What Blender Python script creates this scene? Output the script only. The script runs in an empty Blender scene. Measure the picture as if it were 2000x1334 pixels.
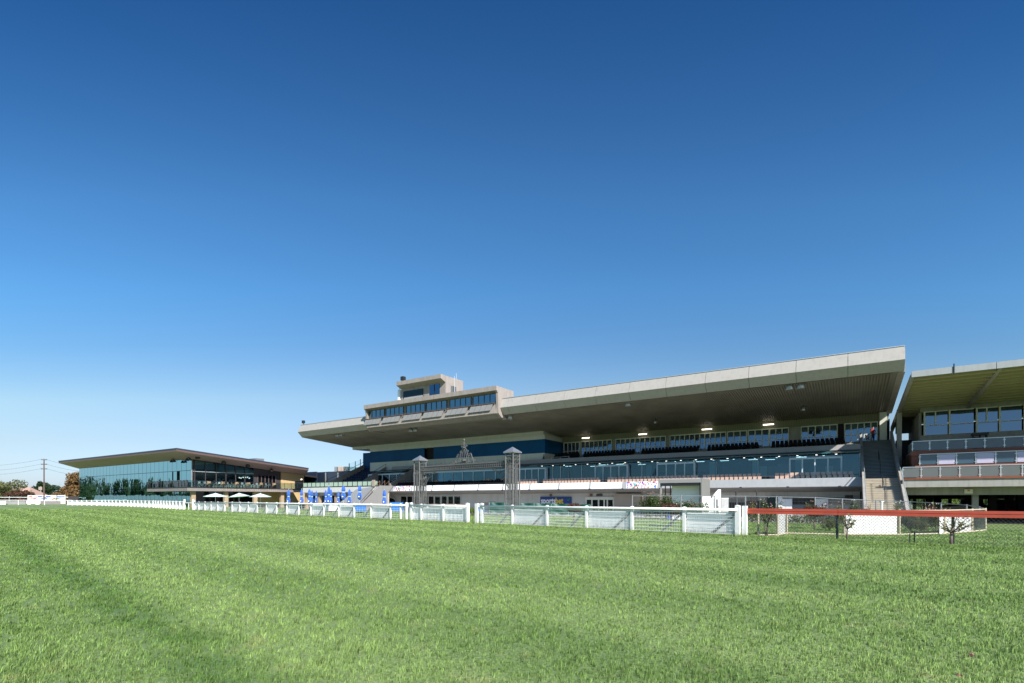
import bpy, bmesh, math, random
import numpy as np
from mathutils import Vector, Matrix, noise as mnoise
random.seed(7); np.random.seed(7)
rad = math.radians
SC = bpy.context.scene
COL = SC.collection
# ------------------------------------------------------------------ camera
EYE, FPX, CX, HY = 1.6, 995.0, 1000.0, 974.0
cd = bpy.data.cameras.new('camera'); cam = bpy.data.objects.new('camera', cd); COL.objects.link(cam)
cam.location = (0, 0, EYE); cam.rotation_euler = (rad(90), 0, 0)
cd.sensor_width = 36; cd.lens = FPX/2000*36; cd.shift_y = (HY-667)/2000
cd.clip_start = .1; cd.clip_end = 6000
SC.camera = cam
# ------------------------------------------------------------------ sky, sun, exposure
SUN_EL = rad(38); SUN_ROT = rad(152.7)
w = bpy.data.worlds.new('World'); SC.world = w; w.use_nodes = True
nt = w.node_tree; sky = nt.nodes.new('ShaderNodeTexSky'); sky.sky_type = 'NISHITA'
sky.sun_disc = False; sky.sun_elevation = SUN_EL; sky.sun_rotation = SUN_ROT
sky.altitude = 0; sky.air_density = 1.0; sky.dust_density = 0.55; sky.ozone_density = 3.0
hsv = nt.nodes.new('ShaderNodeHueSaturation'); hsv.inputs['Saturation'].default_value = 1.08
nt.links.new(sky.outputs[0], hsv.inputs['Color'])
# aerial tint: paler low down, deeper blue overhead
tcw = nt.nodes.new('ShaderNodeTexCoord'); spx = nt.nodes.new('ShaderNodeSeparateXYZ'); nt.links.new(tcw.outputs['Generated'], spx.inputs[0])
elr = nt.nodes.new('ShaderNodeValToRGB'); er = elr.color_ramp
for i, (z_, c_) in enumerate(((0, (.42, .48, .72)), (.05, (.463, .506, .66)), (.114, (.535, .520, .56)), (.191, (.62, .61, .575)), (.29, (.45, .59, .64)), (.38, (.385, .635, .735)), (.506, (.335, .595, .725)), (.70, (.155, .385, .57)))):
    e_ = er.elements[i] if i < 2 else er.elements.new(z_)
    e_.position = z_; e_.color = (*c_, 1)
def wm(op, a_, b_):
    n = nt.nodes.new('ShaderNodeMath'); n.operation = op
    for i, q in enumerate((a_, b_)):
        if isinstance(q, (int, float)): n.inputs[i].default_value = q
        else: nt.links.new(q, n.inputs[i])
    return n.outputs[0]
vel = wm('DIVIDE', spx.outputs[2], wm('SQRT', wm('MAXIMUM', wm('SUBTRACT', 1.0, wm('MULTIPLY', spx.outputs[0], spx.outputs[0])), .3), 0))
nt.links.new(vel, elr.inputs[0])
m2 = nt.nodes.new('ShaderNodeVectorMath'); m2.operation = 'MULTIPLY'; nt.links.new(hsv.outputs[0], m2.inputs[0]); nt.links.new(elr.outputs[0], m2.inputs[1])
nt.links.new(m2.outputs[0], nt.nodes['Background'].inputs[0]); nt.nodes['Background'].inputs[1].default_value = 0.125
sd = bpy.data.lights.new('sun', 'SUN'); sd.energy = 4.4; sd.angle = rad(.5); sd.color = (1, .955, .88)
so = bpy.data.objects.new('sun', sd); COL.objects.link(so)
sv = Vector((math.sin(SUN_ROT)*math.cos(SUN_EL), math.cos(SUN_ROT)*math.cos(SUN_EL), math.sin(SUN_EL)))
so.rotation_euler = sv.to_track_quat('Z', 'Y').to_euler(); so.location = (0, -20, 60)
vs = SC.view_settings; vs.view_transform = 'Standard'; vs.look = 'None'; vs.gamma = 1; vs.exposure = 0.8
SC.cycles.use_denoising = True; SC.cycles.max_bounces = 6; SC.cycles.transparent_max_bounces = 24
SC.cycles.caustics_reflective = False; SC.cycles.caustics_refractive = False
# ------------------------------------------------------------------ frames: S = the stands (x along the front, y into the building), F = the racing rail
L0 = math.hypot(1505, 995); ESX, ESY = 1505/L0, -995/L0
ANG = math.atan2(ESY, ESX); ANGF = math.atan2(-.6742, .7386)
def RQ(x):
    q = (x-CX)/FPX; den = -ESY*q+ESX
    return q, den, (ESX*q+ESY)/den
def S(x, n): return RQ(x)[2]*n
def N(x, s): return s/RQ(x)[2]
def ZZ(x, y, n): return EYE+(HY-y)*n/RQ(x)[1]/FPX
def rot2(x, y, a): return (x*math.cos(a)-y*math.sin(a), x*math.sin(a)+y*math.cos(a))
def S2W(s, n, z=0): a = rot2(s, n, ANG); return Vector((a[0], a[1], z))
def W2S(x, y): return rot2(x, y, -ANG)
def sm(t): t = max(0, min(1, t)); return t*t*(3-2*t)
def gz(x, y):
    p = .6742*x+.7386*y-22.3
    return -.6*sm((p-12)/20) if x > -70 else -.6*sm((p-12)/20)*sm((x+90)/20)
def GP(x, y):                                   # the ground under a sight line
    Z = 20
    for _ in range(30): Z = (EYE-gz((x-CX)/FPX*Z, Z))*FPX/(y-HY)
    return Vector(((x-CX)/FPX*Z, Z, gz((x-CX)/FPX*Z, Z)))
def AT(x, Z): return Vector(((x-CX)/FPX*Z, Z, gz((x-CX)/FPX*Z, Z)))
def HT(y, Z): return EYE+(HY-y)*Z/FPX
# ------------------------------------------------------------------ mesh builder
class MB:
    def __init__(s): s.v = []; s.f = []; s.m = []
    def add(s, vs, fs, m=0):
        b = len(s.v); s.v += [tuple(v) for v in vs]
        for f in fs: s.f.append(tuple(b+i for i in f)); s.m.append(m)
        return s
    def box(s, x0, x1, y0, y1, z0, z1, m=0):
        return s.add([(x0,y0,z0),(x1,y0,z0),(x1,y1,z0),(x0,y1,z0),(x0,y0,z1),(x1,y0,z1),(x1,y1,z1),(x0,y1,z1)],
                     [(0,3,2,1),(4,5,6,7),(0,1,5,4),(1,2,6,5),(2,3,7,6),(3,0,4,7)], m)
    def px(s, prof, x0, x1, m=0):               # profile of (y, z) swept along x
        k = len(prof); vs = [(x0,)+tuple(p) for p in prof]+[(x1,)+tuple(p) for p in prof]
        return s.add(vs, [tuple(range(k))[::-1], tuple(range(k, 2*k))]+[(i, (i+1) % k, k+(i+1) % k, k+i) for i in range(k)], m)
    def py(s, prof, y0, y1, m=0):               # profile of (x, z) swept along y
        k = len(prof); vs = [(p[0], y0, p[1]) for p in prof]+[(p[0], y1, p[1]) for p in prof]
        return s.add(vs, [tuple(range(k)), tuple(range(k, 2*k))[::-1]]+[((i+1) % k, i, k+i, k+(i+1) % k) for i in range(k)], m)
    def pz(s, poly, z0, z1, m=0):
        k = len(poly); vs = [tuple(p[:2])+(z0,) for p in poly]+[tuple(p[:2])+(z1,) for p in poly]
        return s.add(vs, [tuple(range(k))[::-1], tuple(range(k, 2*k))]+[(i, (i+1) % k, k+(i+1) % k, k+i) for i in range(k)], m)
    def quad(s, a, b, c, d, m=0): return s.add([a, b, c, d], [(0, 1, 2, 3)], m)
    def tube(s, a, b, r, r2=None, k=8, m=0):
        a, b = Vector(a), Vector(b); r2 = r if r2 is None else r2; d = (b-a)
        if d.length < 1e-6: return s
        d.normalize(); u = d.orthogonal().normalized(); w_ = d.cross(u)
        vs = []
        for p, q in ((a, r), (b, r2)):
            for i in range(k):
                t = 2*math.pi*i/k+math.pi/k; vs.append(p+(u*math.cos(t)+w_*math.sin(t))*q)
        return s.add(vs, [tuple(range(k))[::-1], tuple(range(k, 2*k))]+[(i, (i+1) % k, k+(i+1) % k, k+i) for i in range(k)], m)
    def path(s, pts, r, k=6, m=0):
        for a, b in zip(pts, pts[1:]): s.tube(a, b, r, None, k, m)
        return s
    def lathe(s, c, prof, k=12, m=0):
        c = Vector(c); vs = []; fs = []
        for r, z in prof:
            for i in range(k): t = 2*math.pi*i/k; vs.append(c+Vector((r*math.cos(t), r*math.sin(t), z)))
        for j in range(len(prof)-1):
            for i in range(k): fs.append((j*k+i, j*k+(i+1) % k, (j+1)*k+(i+1) % k, (j+1)*k+i))
        fs.append(tuple(range(k))[::-1]); fs.append(tuple(range((len(prof)-1)*k, len(prof)*k)))
        return s.add(vs, fs, m)
    def mesh(s, name, mats, off=(0, 0, 0), smooth=False):
        me = bpy.data.meshes.new(name); ox, oy, oz = off
        me.from_pydata([(x-ox, y-oy, z-oz) for x, y, z in s.v], [], s.f)
        for mt in mats: me.materials.append(mt)
        if len(mats) > 1: me.polygons.foreach_set('material_index', s.m)
        if smooth: me.polygons.foreach_set('use_smooth', [True]*len(s.f))
        me.update(); return me
def tag(o, label=None, cat=None, group=None, kind=None):
    if label: o['label'] = label
    if cat: o['category'] = cat
    if group: o['group'] = group
    if kind: o['kind'] = kind
    return o
BASE = {}
def thing(name, label, cat, base=(0, 0, 0), frame='S', group=None):
    o = bpy.data.objects.new(name, None); COL.objects.link(o); o.empty_display_size = .3
    a = {'S': ANG, 'F': ANGF, 'W': 0}[frame]; x, y = rot2(base[0], base[1], a)
    o.location = (x, y, base[2]); o.rotation_euler = (0, 0, a); BASE[o.name] = tuple(base)
    return tag(o, label, cat, group)
def part(name, mb, mats, parent, smooth=False, label=None, kind=None):
    if not isinstance(mats, (list, tuple)): mats = [mats]
    off = BASE[parent.name]; o = bpy.data.objects.new(name, mb.mesh(name, mats, off, smooth)); COL.objects.link(o)
    o.parent = parent; BASE[o.name] = off
    return tag(o, label, None, None, kind)
def single(name, mb, mats, label, cat, base=(0, 0, 0), frame='S', group=None, kind=None, smooth=False):
    if not isinstance(mats, (list, tuple)): mats = [mats]
    o = bpy.data.objects.new(name, mb.mesh(name, mats, base, smooth)); COL.objects.link(o)
    a = {'S': ANG, 'F': ANGF, 'W': 0}[frame]; x, y = rot2(base[0], base[1], a)
    o.location = (x, y, base[2]); o.rotation_euler = (0, 0, a)
    return tag(o, label, cat, group, kind)
def copy_tree(o, parent=None):
    c = o.copy(); COL.objects.link(c)
    if parent: c.parent = parent
    for ch in o.children: copy_tree(ch, c)
    return c
ONES = ['first','second','third','fourth','fifth','sixth','seventh','eighth','ninth','tenth','eleventh','twelfth','thirteenth','fourteenth','fifteenth','sixteenth','seventeenth','eighteenth','nineteenth']
TENS = {2:'twenty',3:'thirty',4:'forty',5:'fifty',6:'sixty',7:'seventy',8:'eighty',9:'ninety'}
def ordw(i):
    if i <= 19: return ONES[i-1]
    if i % 10 == 0: return TENS[i//10][:-1]+'ieth'
    return TENS[i//10]+'-'+ONES[i % 10-1]
# ------------------------------------------------------------------ materials
def mat(name, c, rough=.7, metal=0, var=.12, scale=2.0, streak=0, bump=0, spec=.5, coat=0, emit=None, es=1, lines=None):
    m = bpy.data.materials.new(name); m.use_nodes = True; t = m.node_tree; b = t.nodes['Principled BSDF']
    b.inputs['Roughness'].default_value = rough; b.inputs['Metallic'].default_value = metal
    b.inputs['Specular IOR Level'].default_value = spec; b.inputs['Coat Weight'].default_value = coat
    if emit: b.inputs['Emission Color'].default_value = (*emit, 1); b.inputs['Emission Strength'].default_value = es
    L = t.links.new
    tc = t.nodes.new('ShaderNodeTexCoord')
    src = None
    if var or streak or lines:
        n = t.nodes.new('ShaderNodeTexNoise'); n.inputs['Scale'].default_value = scale; n.inputs['Detail'].default_value = 6; n.inputs['Roughness'].default_value = .62
        L(tc.outputs['Object'], n.inputs['Vector'])
        mr = t.nodes.new('ShaderNodeMapRange'); mr.inputs[1].default_value = .25; mr.inputs[2].default_value = .75; mr.inputs[3].default_value = 1-var; mr.inputs[4].default_value = 1+var*.6
        L(n.outputs[0], mr.inputs[0]); f = mr.outputs[0]
        if streak:
            mp = t.nodes.new('ShaderNodeMapping'); mp.inputs['Scale'].default_value = (1.6, 1.6, .12); L(tc.outputs['Object'], mp.inputs[0])
            n2 = t.nodes.new('ShaderNodeTexNoise'); n2.inputs['Scale'].default_value = 2.2; n2.inputs['Detail'].default_value = 5; L(mp.outputs[0], n2.inputs['Vector'])
            m2 = t.nodes.new('ShaderNodeMapRange'); m2.inputs[1].default_value = .48; m2.inputs[2].default_value = .78; m2.inputs[3].default_value = 1; m2.inputs[4].default_value = 1-streak; L(n2.outputs[0], m2.inputs[0])
            mm = t.nodes.new('ShaderNodeMath'); mm.operation = 'MULTIPLY'; L(f, mm.inputs[0]); L(m2.outputs[0], mm.inputs[1]); f = mm.outputs[0]
        if lines:                               # (axis, spacing, width, depth): joints between boards or panels
            ax, sp, wd, dp = lines
            sx = t.nodes.new('ShaderNodeSeparateXYZ'); L(tc.outputs['Object'], sx.inputs[0])
            a1 = t.nodes.new('ShaderNodeMath'); a1.operation = 'DIVIDE'; L(sx.outputs[ax], a1.inputs[0]); a1.inputs[1].default_value = sp
            a2 = t.nodes.new('ShaderNodeMath'); a2.operation = 'FRACT'; L(a1.outputs[0], a2.inputs[0])
            a3 = t.nodes.new('ShaderNodeMath'); a3.operation = 'LESS_THAN'; L(a2.outputs[0], a3.inputs[0]); a3.inputs[1].default_value = wd/sp
            a4 = t.nodes.new('ShaderNodeMapRange'); a4.inputs[3].default_value = 1; a4.inputs[4].default_value = 1-dp; L(a3.outputs[0], a4.inputs[0])
            mm = t.nodes.new('ShaderNodeMath'); mm.operation = 'MULTIPLY'; L(f, mm.inputs[0]); L(a4.outputs[0], mm.inputs[1]); f = mm.outputs[0]
        vm = t.nodes.new('ShaderNodeVectorMath'); vm.operation = 'SCALE'; vm.inputs[0].default_value = c; L(f, vm.inputs['Scale']); L(vm.outputs[0], b.inputs['Base Color'])
        if bump:
            bp = t.nodes.new('ShaderNodeBump'); bp.inputs['Strength'].default_value = bump; bp.inputs['Distance'].default_value = .02
            L(f, bp.inputs['Height']); L(bp.outputs[0], b.inputs['Normal'])
    else: b.inputs['Base Color'].default_value = (*c, 1)
    return m
def splashed(name, c, dirt=(.30, .30, .19)):
    m = mat(name, c, .5, var=.08, scale=4, streak=.1); t = m.node_tree; L = t.links.new; b = t.nodes['Principled BSDF']; src = b.inputs['Base Color'].links[0].from_socket
    tc = t.nodes.new('ShaderNodeTexCoord'); sx = t.nodes.new('ShaderNodeSeparateXYZ'); L(tc.outputs['Object'], sx.inputs[0]); n = t.nodes.new('ShaderNodeTexNoise'); n.inputs['Scale'].default_value = 7; n.inputs['Detail'].default_value = 6; L(tc.outputs['Object'], n.inputs['Vector'])
    a = t.nodes.new('ShaderNodeMath'); a.operation = 'MULTIPLY_ADD'; L(n.outputs[0], a.inputs[0]); a.inputs[1].default_value = -.75; L(sx.outputs[2], a.inputs[2])
    r = t.nodes.new('ShaderNodeMapRange'); L(a.outputs[0], r.inputs[0]); r.inputs[1].default_value = -.42; r.inputs[2].default_value = -.05; r.inputs[3].default_value = .75; r.inputs[4].default_value = 0
    mx = t.nodes.new('ShaderNodeMix'); mx.data_type = 'RGBA'; L(r.outputs[0], mx.inputs[0]); L(src, mx.inputs[6]); mx.inputs[7].default_value = (*dirt, 1); L(mx.outputs[2], b.inputs['Base Color']); return m
def glass_mirror(name, c, rough=.02, wav=.02, sc=.35):
    m = bpy.data.materials.new(name); m.use_nodes = True; t = m.node_tree; b = t.nodes['Principled BSDF']
    b.inputs['Base Color'].default_value = (*c, 1); b.inputs['Metallic'].default_value = 1; b.inputs['Roughness'].default_value = rough
    tc = t.nodes.new('ShaderNodeTexCoord'); n = t.nodes.new('ShaderNodeTexNoise'); n.inputs['Scale'].default_value = sc
    t.links.new(tc.outputs['Object'], n.inputs['Vector'])
    bp = t.nodes.new('ShaderNodeBump'); bp.inputs['Strength'].default_value = wav; bp.inputs['Distance'].default_value = 1
    t.links.new(n.outputs[0], bp.inputs['Height']); t.links.new(bp.outputs[0], b.inputs['Normal']); return m
def glass_clear(name, tint, refl=.2, rc=(.8, .95, 1), rough=.02):
    m = bpy.data.materials.new(name); m.use_nodes = True; t = m.node_tree; t.nodes.remove(t.nodes['Principled BSDF']); L = t.links.new
    out = t.nodes['Material Output']; tr = t.nodes.new('ShaderNodeBsdfTransparent'); tr.inputs[0].default_value = (*tint, 1)
    gl = t.nodes.new('ShaderNodeBsdfGlossy'); gl.inputs['Color'].default_value = (*rc, 1); gl.inputs['Roughness'].default_value = rough
    fr = t.nodes.new('ShaderNodeFresnel'); fr.inputs[0].default_value = 1.5
    ad = t.nodes.new('ShaderNodeMath'); ad.operation = 'ADD'; ad.use_clamp = True; ad.inputs[1].default_value = refl; L(fr.outputs[0], ad.inputs[0])
    mx = t.nodes.new('ShaderNodeMixShader'); L(ad.outputs[0], mx.inputs[0]); L(tr.outputs[0], mx.inputs[1]); L(gl.outputs[0], mx.inputs[2]); L(mx.outputs[0], out.inputs[0]); return m
def leafmat(name, c1, c2, trans=.35):
    m = bpy.data.materials.new(name); m.use_nodes = True; t = m.node_tree; L = t.links.new; b = t.nodes['Principled BSDF']
    tc = t.nodes.new('ShaderNodeTexCoord'); n = t.nodes.new('ShaderNodeTexNoise'); n.inputs['Scale'].default_value = 3.5; n.inputs['Detail'].default_value = 3; L(tc.outputs['Object'], n.inputs['Vector'])
    r = t.nodes.new('ShaderNodeValToRGB'); r.color_ramp.elements[0].position = .38; r.color_ramp.elements[1].position = .62
    r.color_ramp.elements[0].color = (*c1, 1); r.color_ramp.elements[1].color = (*c2, 1); L(n.outputs[0], r.inputs[0]); L(r.outputs[0], b.inputs['Base Color'])
    b.inputs['Roughness'].default_value = .55; b.inputs['Specular IOR Level'].default_value = .3
    tl = t.nodes.new('ShaderNodeBsdfTranslucent'); L(r.outputs[0], tl.inputs[0]); mx = t.nodes.new('ShaderNodeMixShader'); mx.inputs[0].default_value = trans
    L(b.outputs[0], mx.inputs[1]); L(tl.outputs[0], mx.inputs[2]); L(mx.outputs[0], t.nodes['Material Output'].inputs[0]); return m
def grassmat(name, c_hi, c_lo, c_dry, blades):
    m = bpy.data.materials.new(name); m.use_nodes = True; t = m.node_tree; L = t.links.new; b = t.nodes['Principled BSDF']
    geo = t.nodes.new('ShaderNodeNewGeometry'); P = geo.outputs['Position']
    def math_(op, a, bb=None, c=None):
        n = t.nodes.new('ShaderNodeMath'); n.operation = op
        for i, v in enumerate((a, bb, c)):
            if v is None: continue
            if isinstance(v, (int, float)): n.inputs[i].default_value = v
            else: L(v, n.inputs[i])
        return n.outputs[0]
    def noi(scale, det=4, rough=.6):
        n = t.nodes.new('ShaderNodeTexNoise'); n.inputs['Scale'].default_value = scale; n.inputs['Detail'].default_value = det; n.inputs['Roughness'].default_value = rough; L(P, n.inputs['Vector']); return n.outputs[0]
    def rng(v, a, bb, c, d):
        n = t.nodes.new('ShaderNodeMapRange'); L(v, n.inputs[0])
        for i, q in enumerate((a, bb, c, d)): n.inputs[i+1].default_value = q
        return n.outputs[0]
    # mown stripes parallel to the racing rail; light from leaning blades put into colour
    dt = t.nodes.new('ShaderNodeVectorMath'); dt.operation = 'DOT_PRODUCT'; L(P, dt.inputs[0]); dt.inputs[1].default_value = (.6742, .7386, 0)
    wob = rng(noi(.5, 5, .7), 0, 1, -.7, .7); pd = math_('ADD', dt.outputs['Value'], wob)
    s1 = rng(math_('SINE', math_('MULTIPLY', pd, 2*math.pi/3.4)), -.35, .35, 0, 1)
    band = math_('MULTIPLY', rng(math_('ABSOLUTE', math_('SUBTRACT', pd, 1.75)), .15, .6, 1, 0), rng(noi(1.6, 4, .7), .35, .6, .35, 1))
    on = rng(noi(.25, 2), .35, .6, .35, 1)
    dark = math_('ADD', math_('MULTIPLY', band, .85), math_('MULTIPLY', math_('MULTIPLY', s1, on), .52))
    patch = rng(noi(2.2, 6, .75), .35, .65, 0, 1)
    dark = math_('ADD', dark, math_('MULTIPLY', patch, .3)); 
    mx = t.nodes.new('ShaderNodeMix'); mx.data_type = 'RGBA'; mx.clamp_factor = True; L(dark, mx.inputs[0]); mx.inputs[6].default_value = (*c_hi, 1); mx.inputs[7].default_value = (*c_lo, 1)
    dry = rng(noi(1.5, 7, .8), .56, .72, 0, .6)
    m2 = t.nodes.new('ShaderNodeMix'); m2.data_type = 'RGBA'; L(dry, m2.inputs[0]); L(mx.outputs[2], m2.inputs[6]); m2.inputs[7].default_value = (*c_dry, 1)
    col = m2.outputs[2]
    if blades:
        at = t.nodes.new('ShaderNodeAttribute'); at.attribute_name = 'rnd'
        k = rng(at.outputs['Fac'], 0, 1, .25, 1.95)
    else:
        k = rng(noi(26, 4, .7), .3, .7, .55, 1.4)
    vm = t.nodes.new('ShaderNodeVectorMath'); vm.operation = 'SCALE'; L(col, vm.inputs[0]); L(k, vm.inputs['Scale']); col = vm.outputs[0]
    L(col, b.inputs['Base Color']); b.inputs['Roughness'].default_value = .6; b.inputs['Specular IOR Level'].default_value = .25
    if blades:
        tl = t.nodes.new('ShaderNodeBsdfTranslucent'); L(col, tl.inputs[0]); ms = t.nodes.new('ShaderNodeMixShader'); ms.inputs[0].default_value = .38
        L(b.outputs[0], ms.inputs[1]); L(tl.outputs[0], ms.inputs[2]); L(ms.outputs[0], t.nodes['Material Output'].inputs[0])
    else:
        bp = t.nodes.new('ShaderNodeBump'); bp.inputs['Strength'].default_value = .7; bp.inputs['Distance'].default_value = .05; L(noi(30, 3), bp.inputs['Height']); L(bp.outputs[0], b.inputs['Normal'])
    return m
M = {}
M['fascia'] = mat('white_concrete', (.395, .37, .345), .85, var=.05, scale=.8, streak=.13, bump=.25, lines=(2, .17, .018, .13))
M['conc'] = mat('concrete', (.36, .345, .32), .9, var=.18, scale=1.2, streak=.25, bump=.3)
M['beige'] = mat('ribbed_beige_concrete', (.345, .30, .275), .9, var=.12, scale=1.5, streak=.22, lines=(0, .3, .05, .2))
M['brown'] = mat('brown_render', (.25, .225, .21), .9, var=.12, scale=1.5, streak=.2, lines=(0, .3, .05, .16))
M['soffit'] = mat('soffit_metal', (.36, .33, .28), .5, metal=.25, var=.3, scale=.35, streak=0)
M['offwhite'] = mat('off_white_render', (.60, .62, .60), .8, var=.08, scale=.5, streak=.12)
M['wall'] = mat('painted_wall', (.60, .585, .56), .8, var=.1, scale=.6, streak=.15, lines=(0, 3.1, .04, .3))
M['parapet'] = mat('pale_parapet', (.36, .375, .39), .7, var=.06, scale=.7, streak=.12)
M['board'] = mat('white_board', (.92, .92, .92), .5, var=.05, scale=1.5)
M['graymetal'] = mat('grey_cladding', (.34, .325, .325), .6, metal=.1, var=.08, scale=.8)
M['olive'] = mat('ribbed_olive_cladding', (.22, .215, .15), .7, var=.1, scale=1, lines=(0, .3, .05, .3))
M['cream'] = mat('cream_frame', (.74, .74, .66), .6, var=.05)
M['white'] = mat('white_paint', (.84, .84, .83), .5, var=.10, scale=4, streak=.12)
M['sash'] = mat('pale_sash', (.66, .74, .78), .5, var=.04)
M['alu'] = mat('aluminium', (.62, .66, .68), .35, metal=.6, var=.04)
M['dark'] = mat('dark_paint', (.02, .022, .025), .5, var=.1)
M['fwhite'] = splashed('fence_white_paint', (.84, .84, .83)); M['fboard'] = splashed('fence_white_board', (.92, .92, .92))
M['black'] = mat('black_opening', (.006, .006, .007), .8, var=0)
M['navy'] = mat('navy_wall', (.016, .028, .05), .5, var=.15)
M['steel'] = mat('grey_steel', (.36, .37, .385), .4, metal=.6, var=.12, scale=4)
M['iron'] = mat('wrought_iron', (.13, .13, .13), .55, metal=.2, var=.2, scale=6)
M['redrail'] = mat('red_plastic', (.52, .085, .05), .5, var=.22, scale=1.3, streak=.12)
M['green_steel'] = mat('dark_green_steel', (.012, .035, .035), .5, var=.1)
M['timber'] = mat('red_timber', (.24, .075, .04), .55, var=.2, scale=3)
M['tan'] = mat('tan_timber', (.56, .40, .20), .65, var=.12, scale=1.5, lines=(1, .35, .05, .25))
M['stone'] = mat('sandy_column', (.40, .30, .20), .85, var=.15, scale=3)
M['slab'] = mat('balcony_slab', (.24, .215, .21), .7, var=.12, scale=1)
M['roofnavy'] = mat('navy_roofing', (.035, .05, .075), .45, var=.1)
M['roofbrown'] = mat('brown_roof_trim', (.13, .085, .08), .5, var=.1)
M['soffitL'] = mat('panelled_soffit', (.40, .315, .31), .7, var=.06, scale=.5, lines=(0, 1.2, .05, .2))
M['shadeclad'] = mat('dark_cladding', (.05, .042, .045), .6, var=.1)
M['mesh'] = mat('white_wire', (.85, .86, .87), .6, var=.05)
M['chain'] = mat('chain_wire', (.17, .18, .175), .5, metal=.4, var=.05)
M['brace'] = mat('brace_shade', (.16, .21, .22), .6, var=.1)  # grey-teal of the diagonal shadow put into the brace colour
M['ochre'] = mat('sandy_stair', (.50, .43, .33), .9, var=.15, scale=2)
M['stair'] = mat('stair_concrete', (.24, .245, .225), .9, var=.2, scale=1.5)
M['rollertan'] = mat('tan_shutter', (.40, .33, .27), .6, var=.1, scale=.7)
M['brownrail'] = mat('brown_rail', (.22, .12, .07), .5, metal=.2, var=.1)
M['seat_b'] = mat('cream_plastic', (.60, .42, .33), .4, var=.1, scale=5)
M['seat_k'] = mat('black_plastic', (.008, .008, .010), .8, var=0, spec=.15)
M['seat_n'] = mat('navy_plastic', (.010, .018, .05), .6, var=0, spec=.3)
M['umb'] = mat('blue_canvas', (.045, .14, .48), .75, var=.3, scale=9)
M['umbw'] = mat('pale_canvas', (.62, .80, .78), .7, var=.05)
M['barrel'] = mat('oak_barrel', (.66, .38, .22), .6, var=.15, scale=6, lines=(2, .3, .04, .4))
M['pole_wood'] = mat('pole_timber', (.13, .085, .075), .9, var=.2)
M['bark'] = mat('bark', (.16, .12, .095), .9, var=.35, scale=7)
M['paving'] = mat('paving', (.34, .33, .31), .9, var=.15, scale=1.2)
M['path'] = mat('kerb_stone', (.36, .33, .30), .9, var=.1)
M['mulch'] = mat('mulch', (.07, .05, .035), .95, var=.5, scale=7)
M['sponsor_blue'] = mat('sign_blue', (.012, .045, .25), .4, var=0)
M['cyanblue'] = mat('banner_blue', (.05, .22, .68), .5, var=.05)
M['yellow'] = mat('sign_yellow', (.85, .62, .03), .4, var=0)
M['signwhite'] = mat('sign_white', (.9, .9, .9), .4, var=0)
M['tick'] = mat('sign_green', (.03, .30, .06), .4, var=0)
M['pink'] = mat('print_pink', (.78, .10, .26), .5, var=0); M['palepink'] = mat('print_pale_pink', (.80, .45, .52), .5, var=0); M['teal'] = mat('print_teal', (.03, .38, .33), .5, var=0)
M['print_grey'] = mat('print_grey', (.62, .60, .64), .5, var=0)
M['print_lilac'] = mat('print_lilac', (.62, .45, .75), .5, var=0); M['print_brown'] = mat('print_brown', (.25, .09, .10), .5, var=0)
M['print_blue'] = mat('print_blue', (.03, .08, .55), .5, var=0); M['print_red'] = mat('print_red', (.85, .13, .08), .5, var=0)
M['tarp'] = mat('green_tarpaulin', (.006, .075, .055), .5, var=.25, scale=2)
M['canopy'] = mat('teal_canopy_glass', (.05, .16, .175), .15, var=.06, scale=.6)
M['lamp'] = mat('lit_lamp', (.9, .9, .9), emit=(1, .93, .82), es=1.8, var=0)
M['roomlight'] = mat('room_light', (.9, .9, .9), emit=(1, .97, .9), es=1.6, var=0)
M['tubelight'] = mat('lit_tube', (.9, .9, .9), emit=(1, .90, .75), es=1.9, var=0)
M['frosted'] = mat('frosted_green_glass', (.42, .55, .44), .25, var=.06, scale=1)
M['purlin'] = mat('olive_purlin', (.42, .37, .24), .6, var=.1)
M['g_grey'] = mat('grey_glass', (.14, .15, .15), .12, var=.08, scale=1)
M['lilac'] = mat('pale_lilac_panel', (.55, .52, .66), .4, var=.04)
M['blind'] = mat('pale_blind', (.62, .72, .68), .8, var=.04)
M['olivesheet'] = mat('olive_roof_sheet', (.30, .255, .155), .6, var=.2, scale=.7)
M['skin'] = mat('skin', (.42, .24, .17), .6, var=0); M['redshirt'] = mat('red_shirt', (.32, .03, .03), .8, var=0)
M['denim'] = mat('blue_denim', (.02, .045, .12), .8, var=0); M['hair'] = mat('dark_hair', (.02, .012, .01), .6, var=0)
M['roof_pink'] = mat('terracotta_roof', (.42, .27, .22), .9, var=.1)
M['lattice'] = mat('lattice_grey', (.25, .23, .22), .7, var=.1)
M['gl_blue'] = glass_mirror('blue_mirror_glass', (.27, .56, .66), .015, .012)
M['gl_navy'] = mat('navy_glass', (.001, .075, .22), .04, var=.25, scale=.3, spec=.08)
M['gl_dark'] = mat('dark_glass', (.004, .007, .009), .03, var=0, spec=.5)
M['gl_up'] = glass_mirror('upper_window_glass', (.11, .17, .24), .03, .01)
M['gl_com'] = glass_mirror('commentary_glass', (.20, .27, .30), .08, .03)
M['gl_box'] = glass_clear('box_glass', (.55, .68, .70), .16, (.55, .72, .8))
M['gl_teal'] = glass_clear('teal_glass', (.60, .82, .90), .05, (.40, .68, .85))
M['gl_rail'] = glass_clear('balustrade_glass', (.78, .88, .86), .10, (.8, .9, .95))
M['gl_right'] = mat('blue_balustrade_glass', (.05, .10, .14), .10, var=.25, scale=.9, spec=.7)
M['interior'] = mat('room_wall', (.26, .29, .29), .8, var=.5, scale=.25); M['interior2'] = mat('room_ceiling', (.30, .31, .30), .8, var=.05)
M['intdark'] = mat('dark_room', (.018, .016, .016), .8, var=.2)
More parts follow.
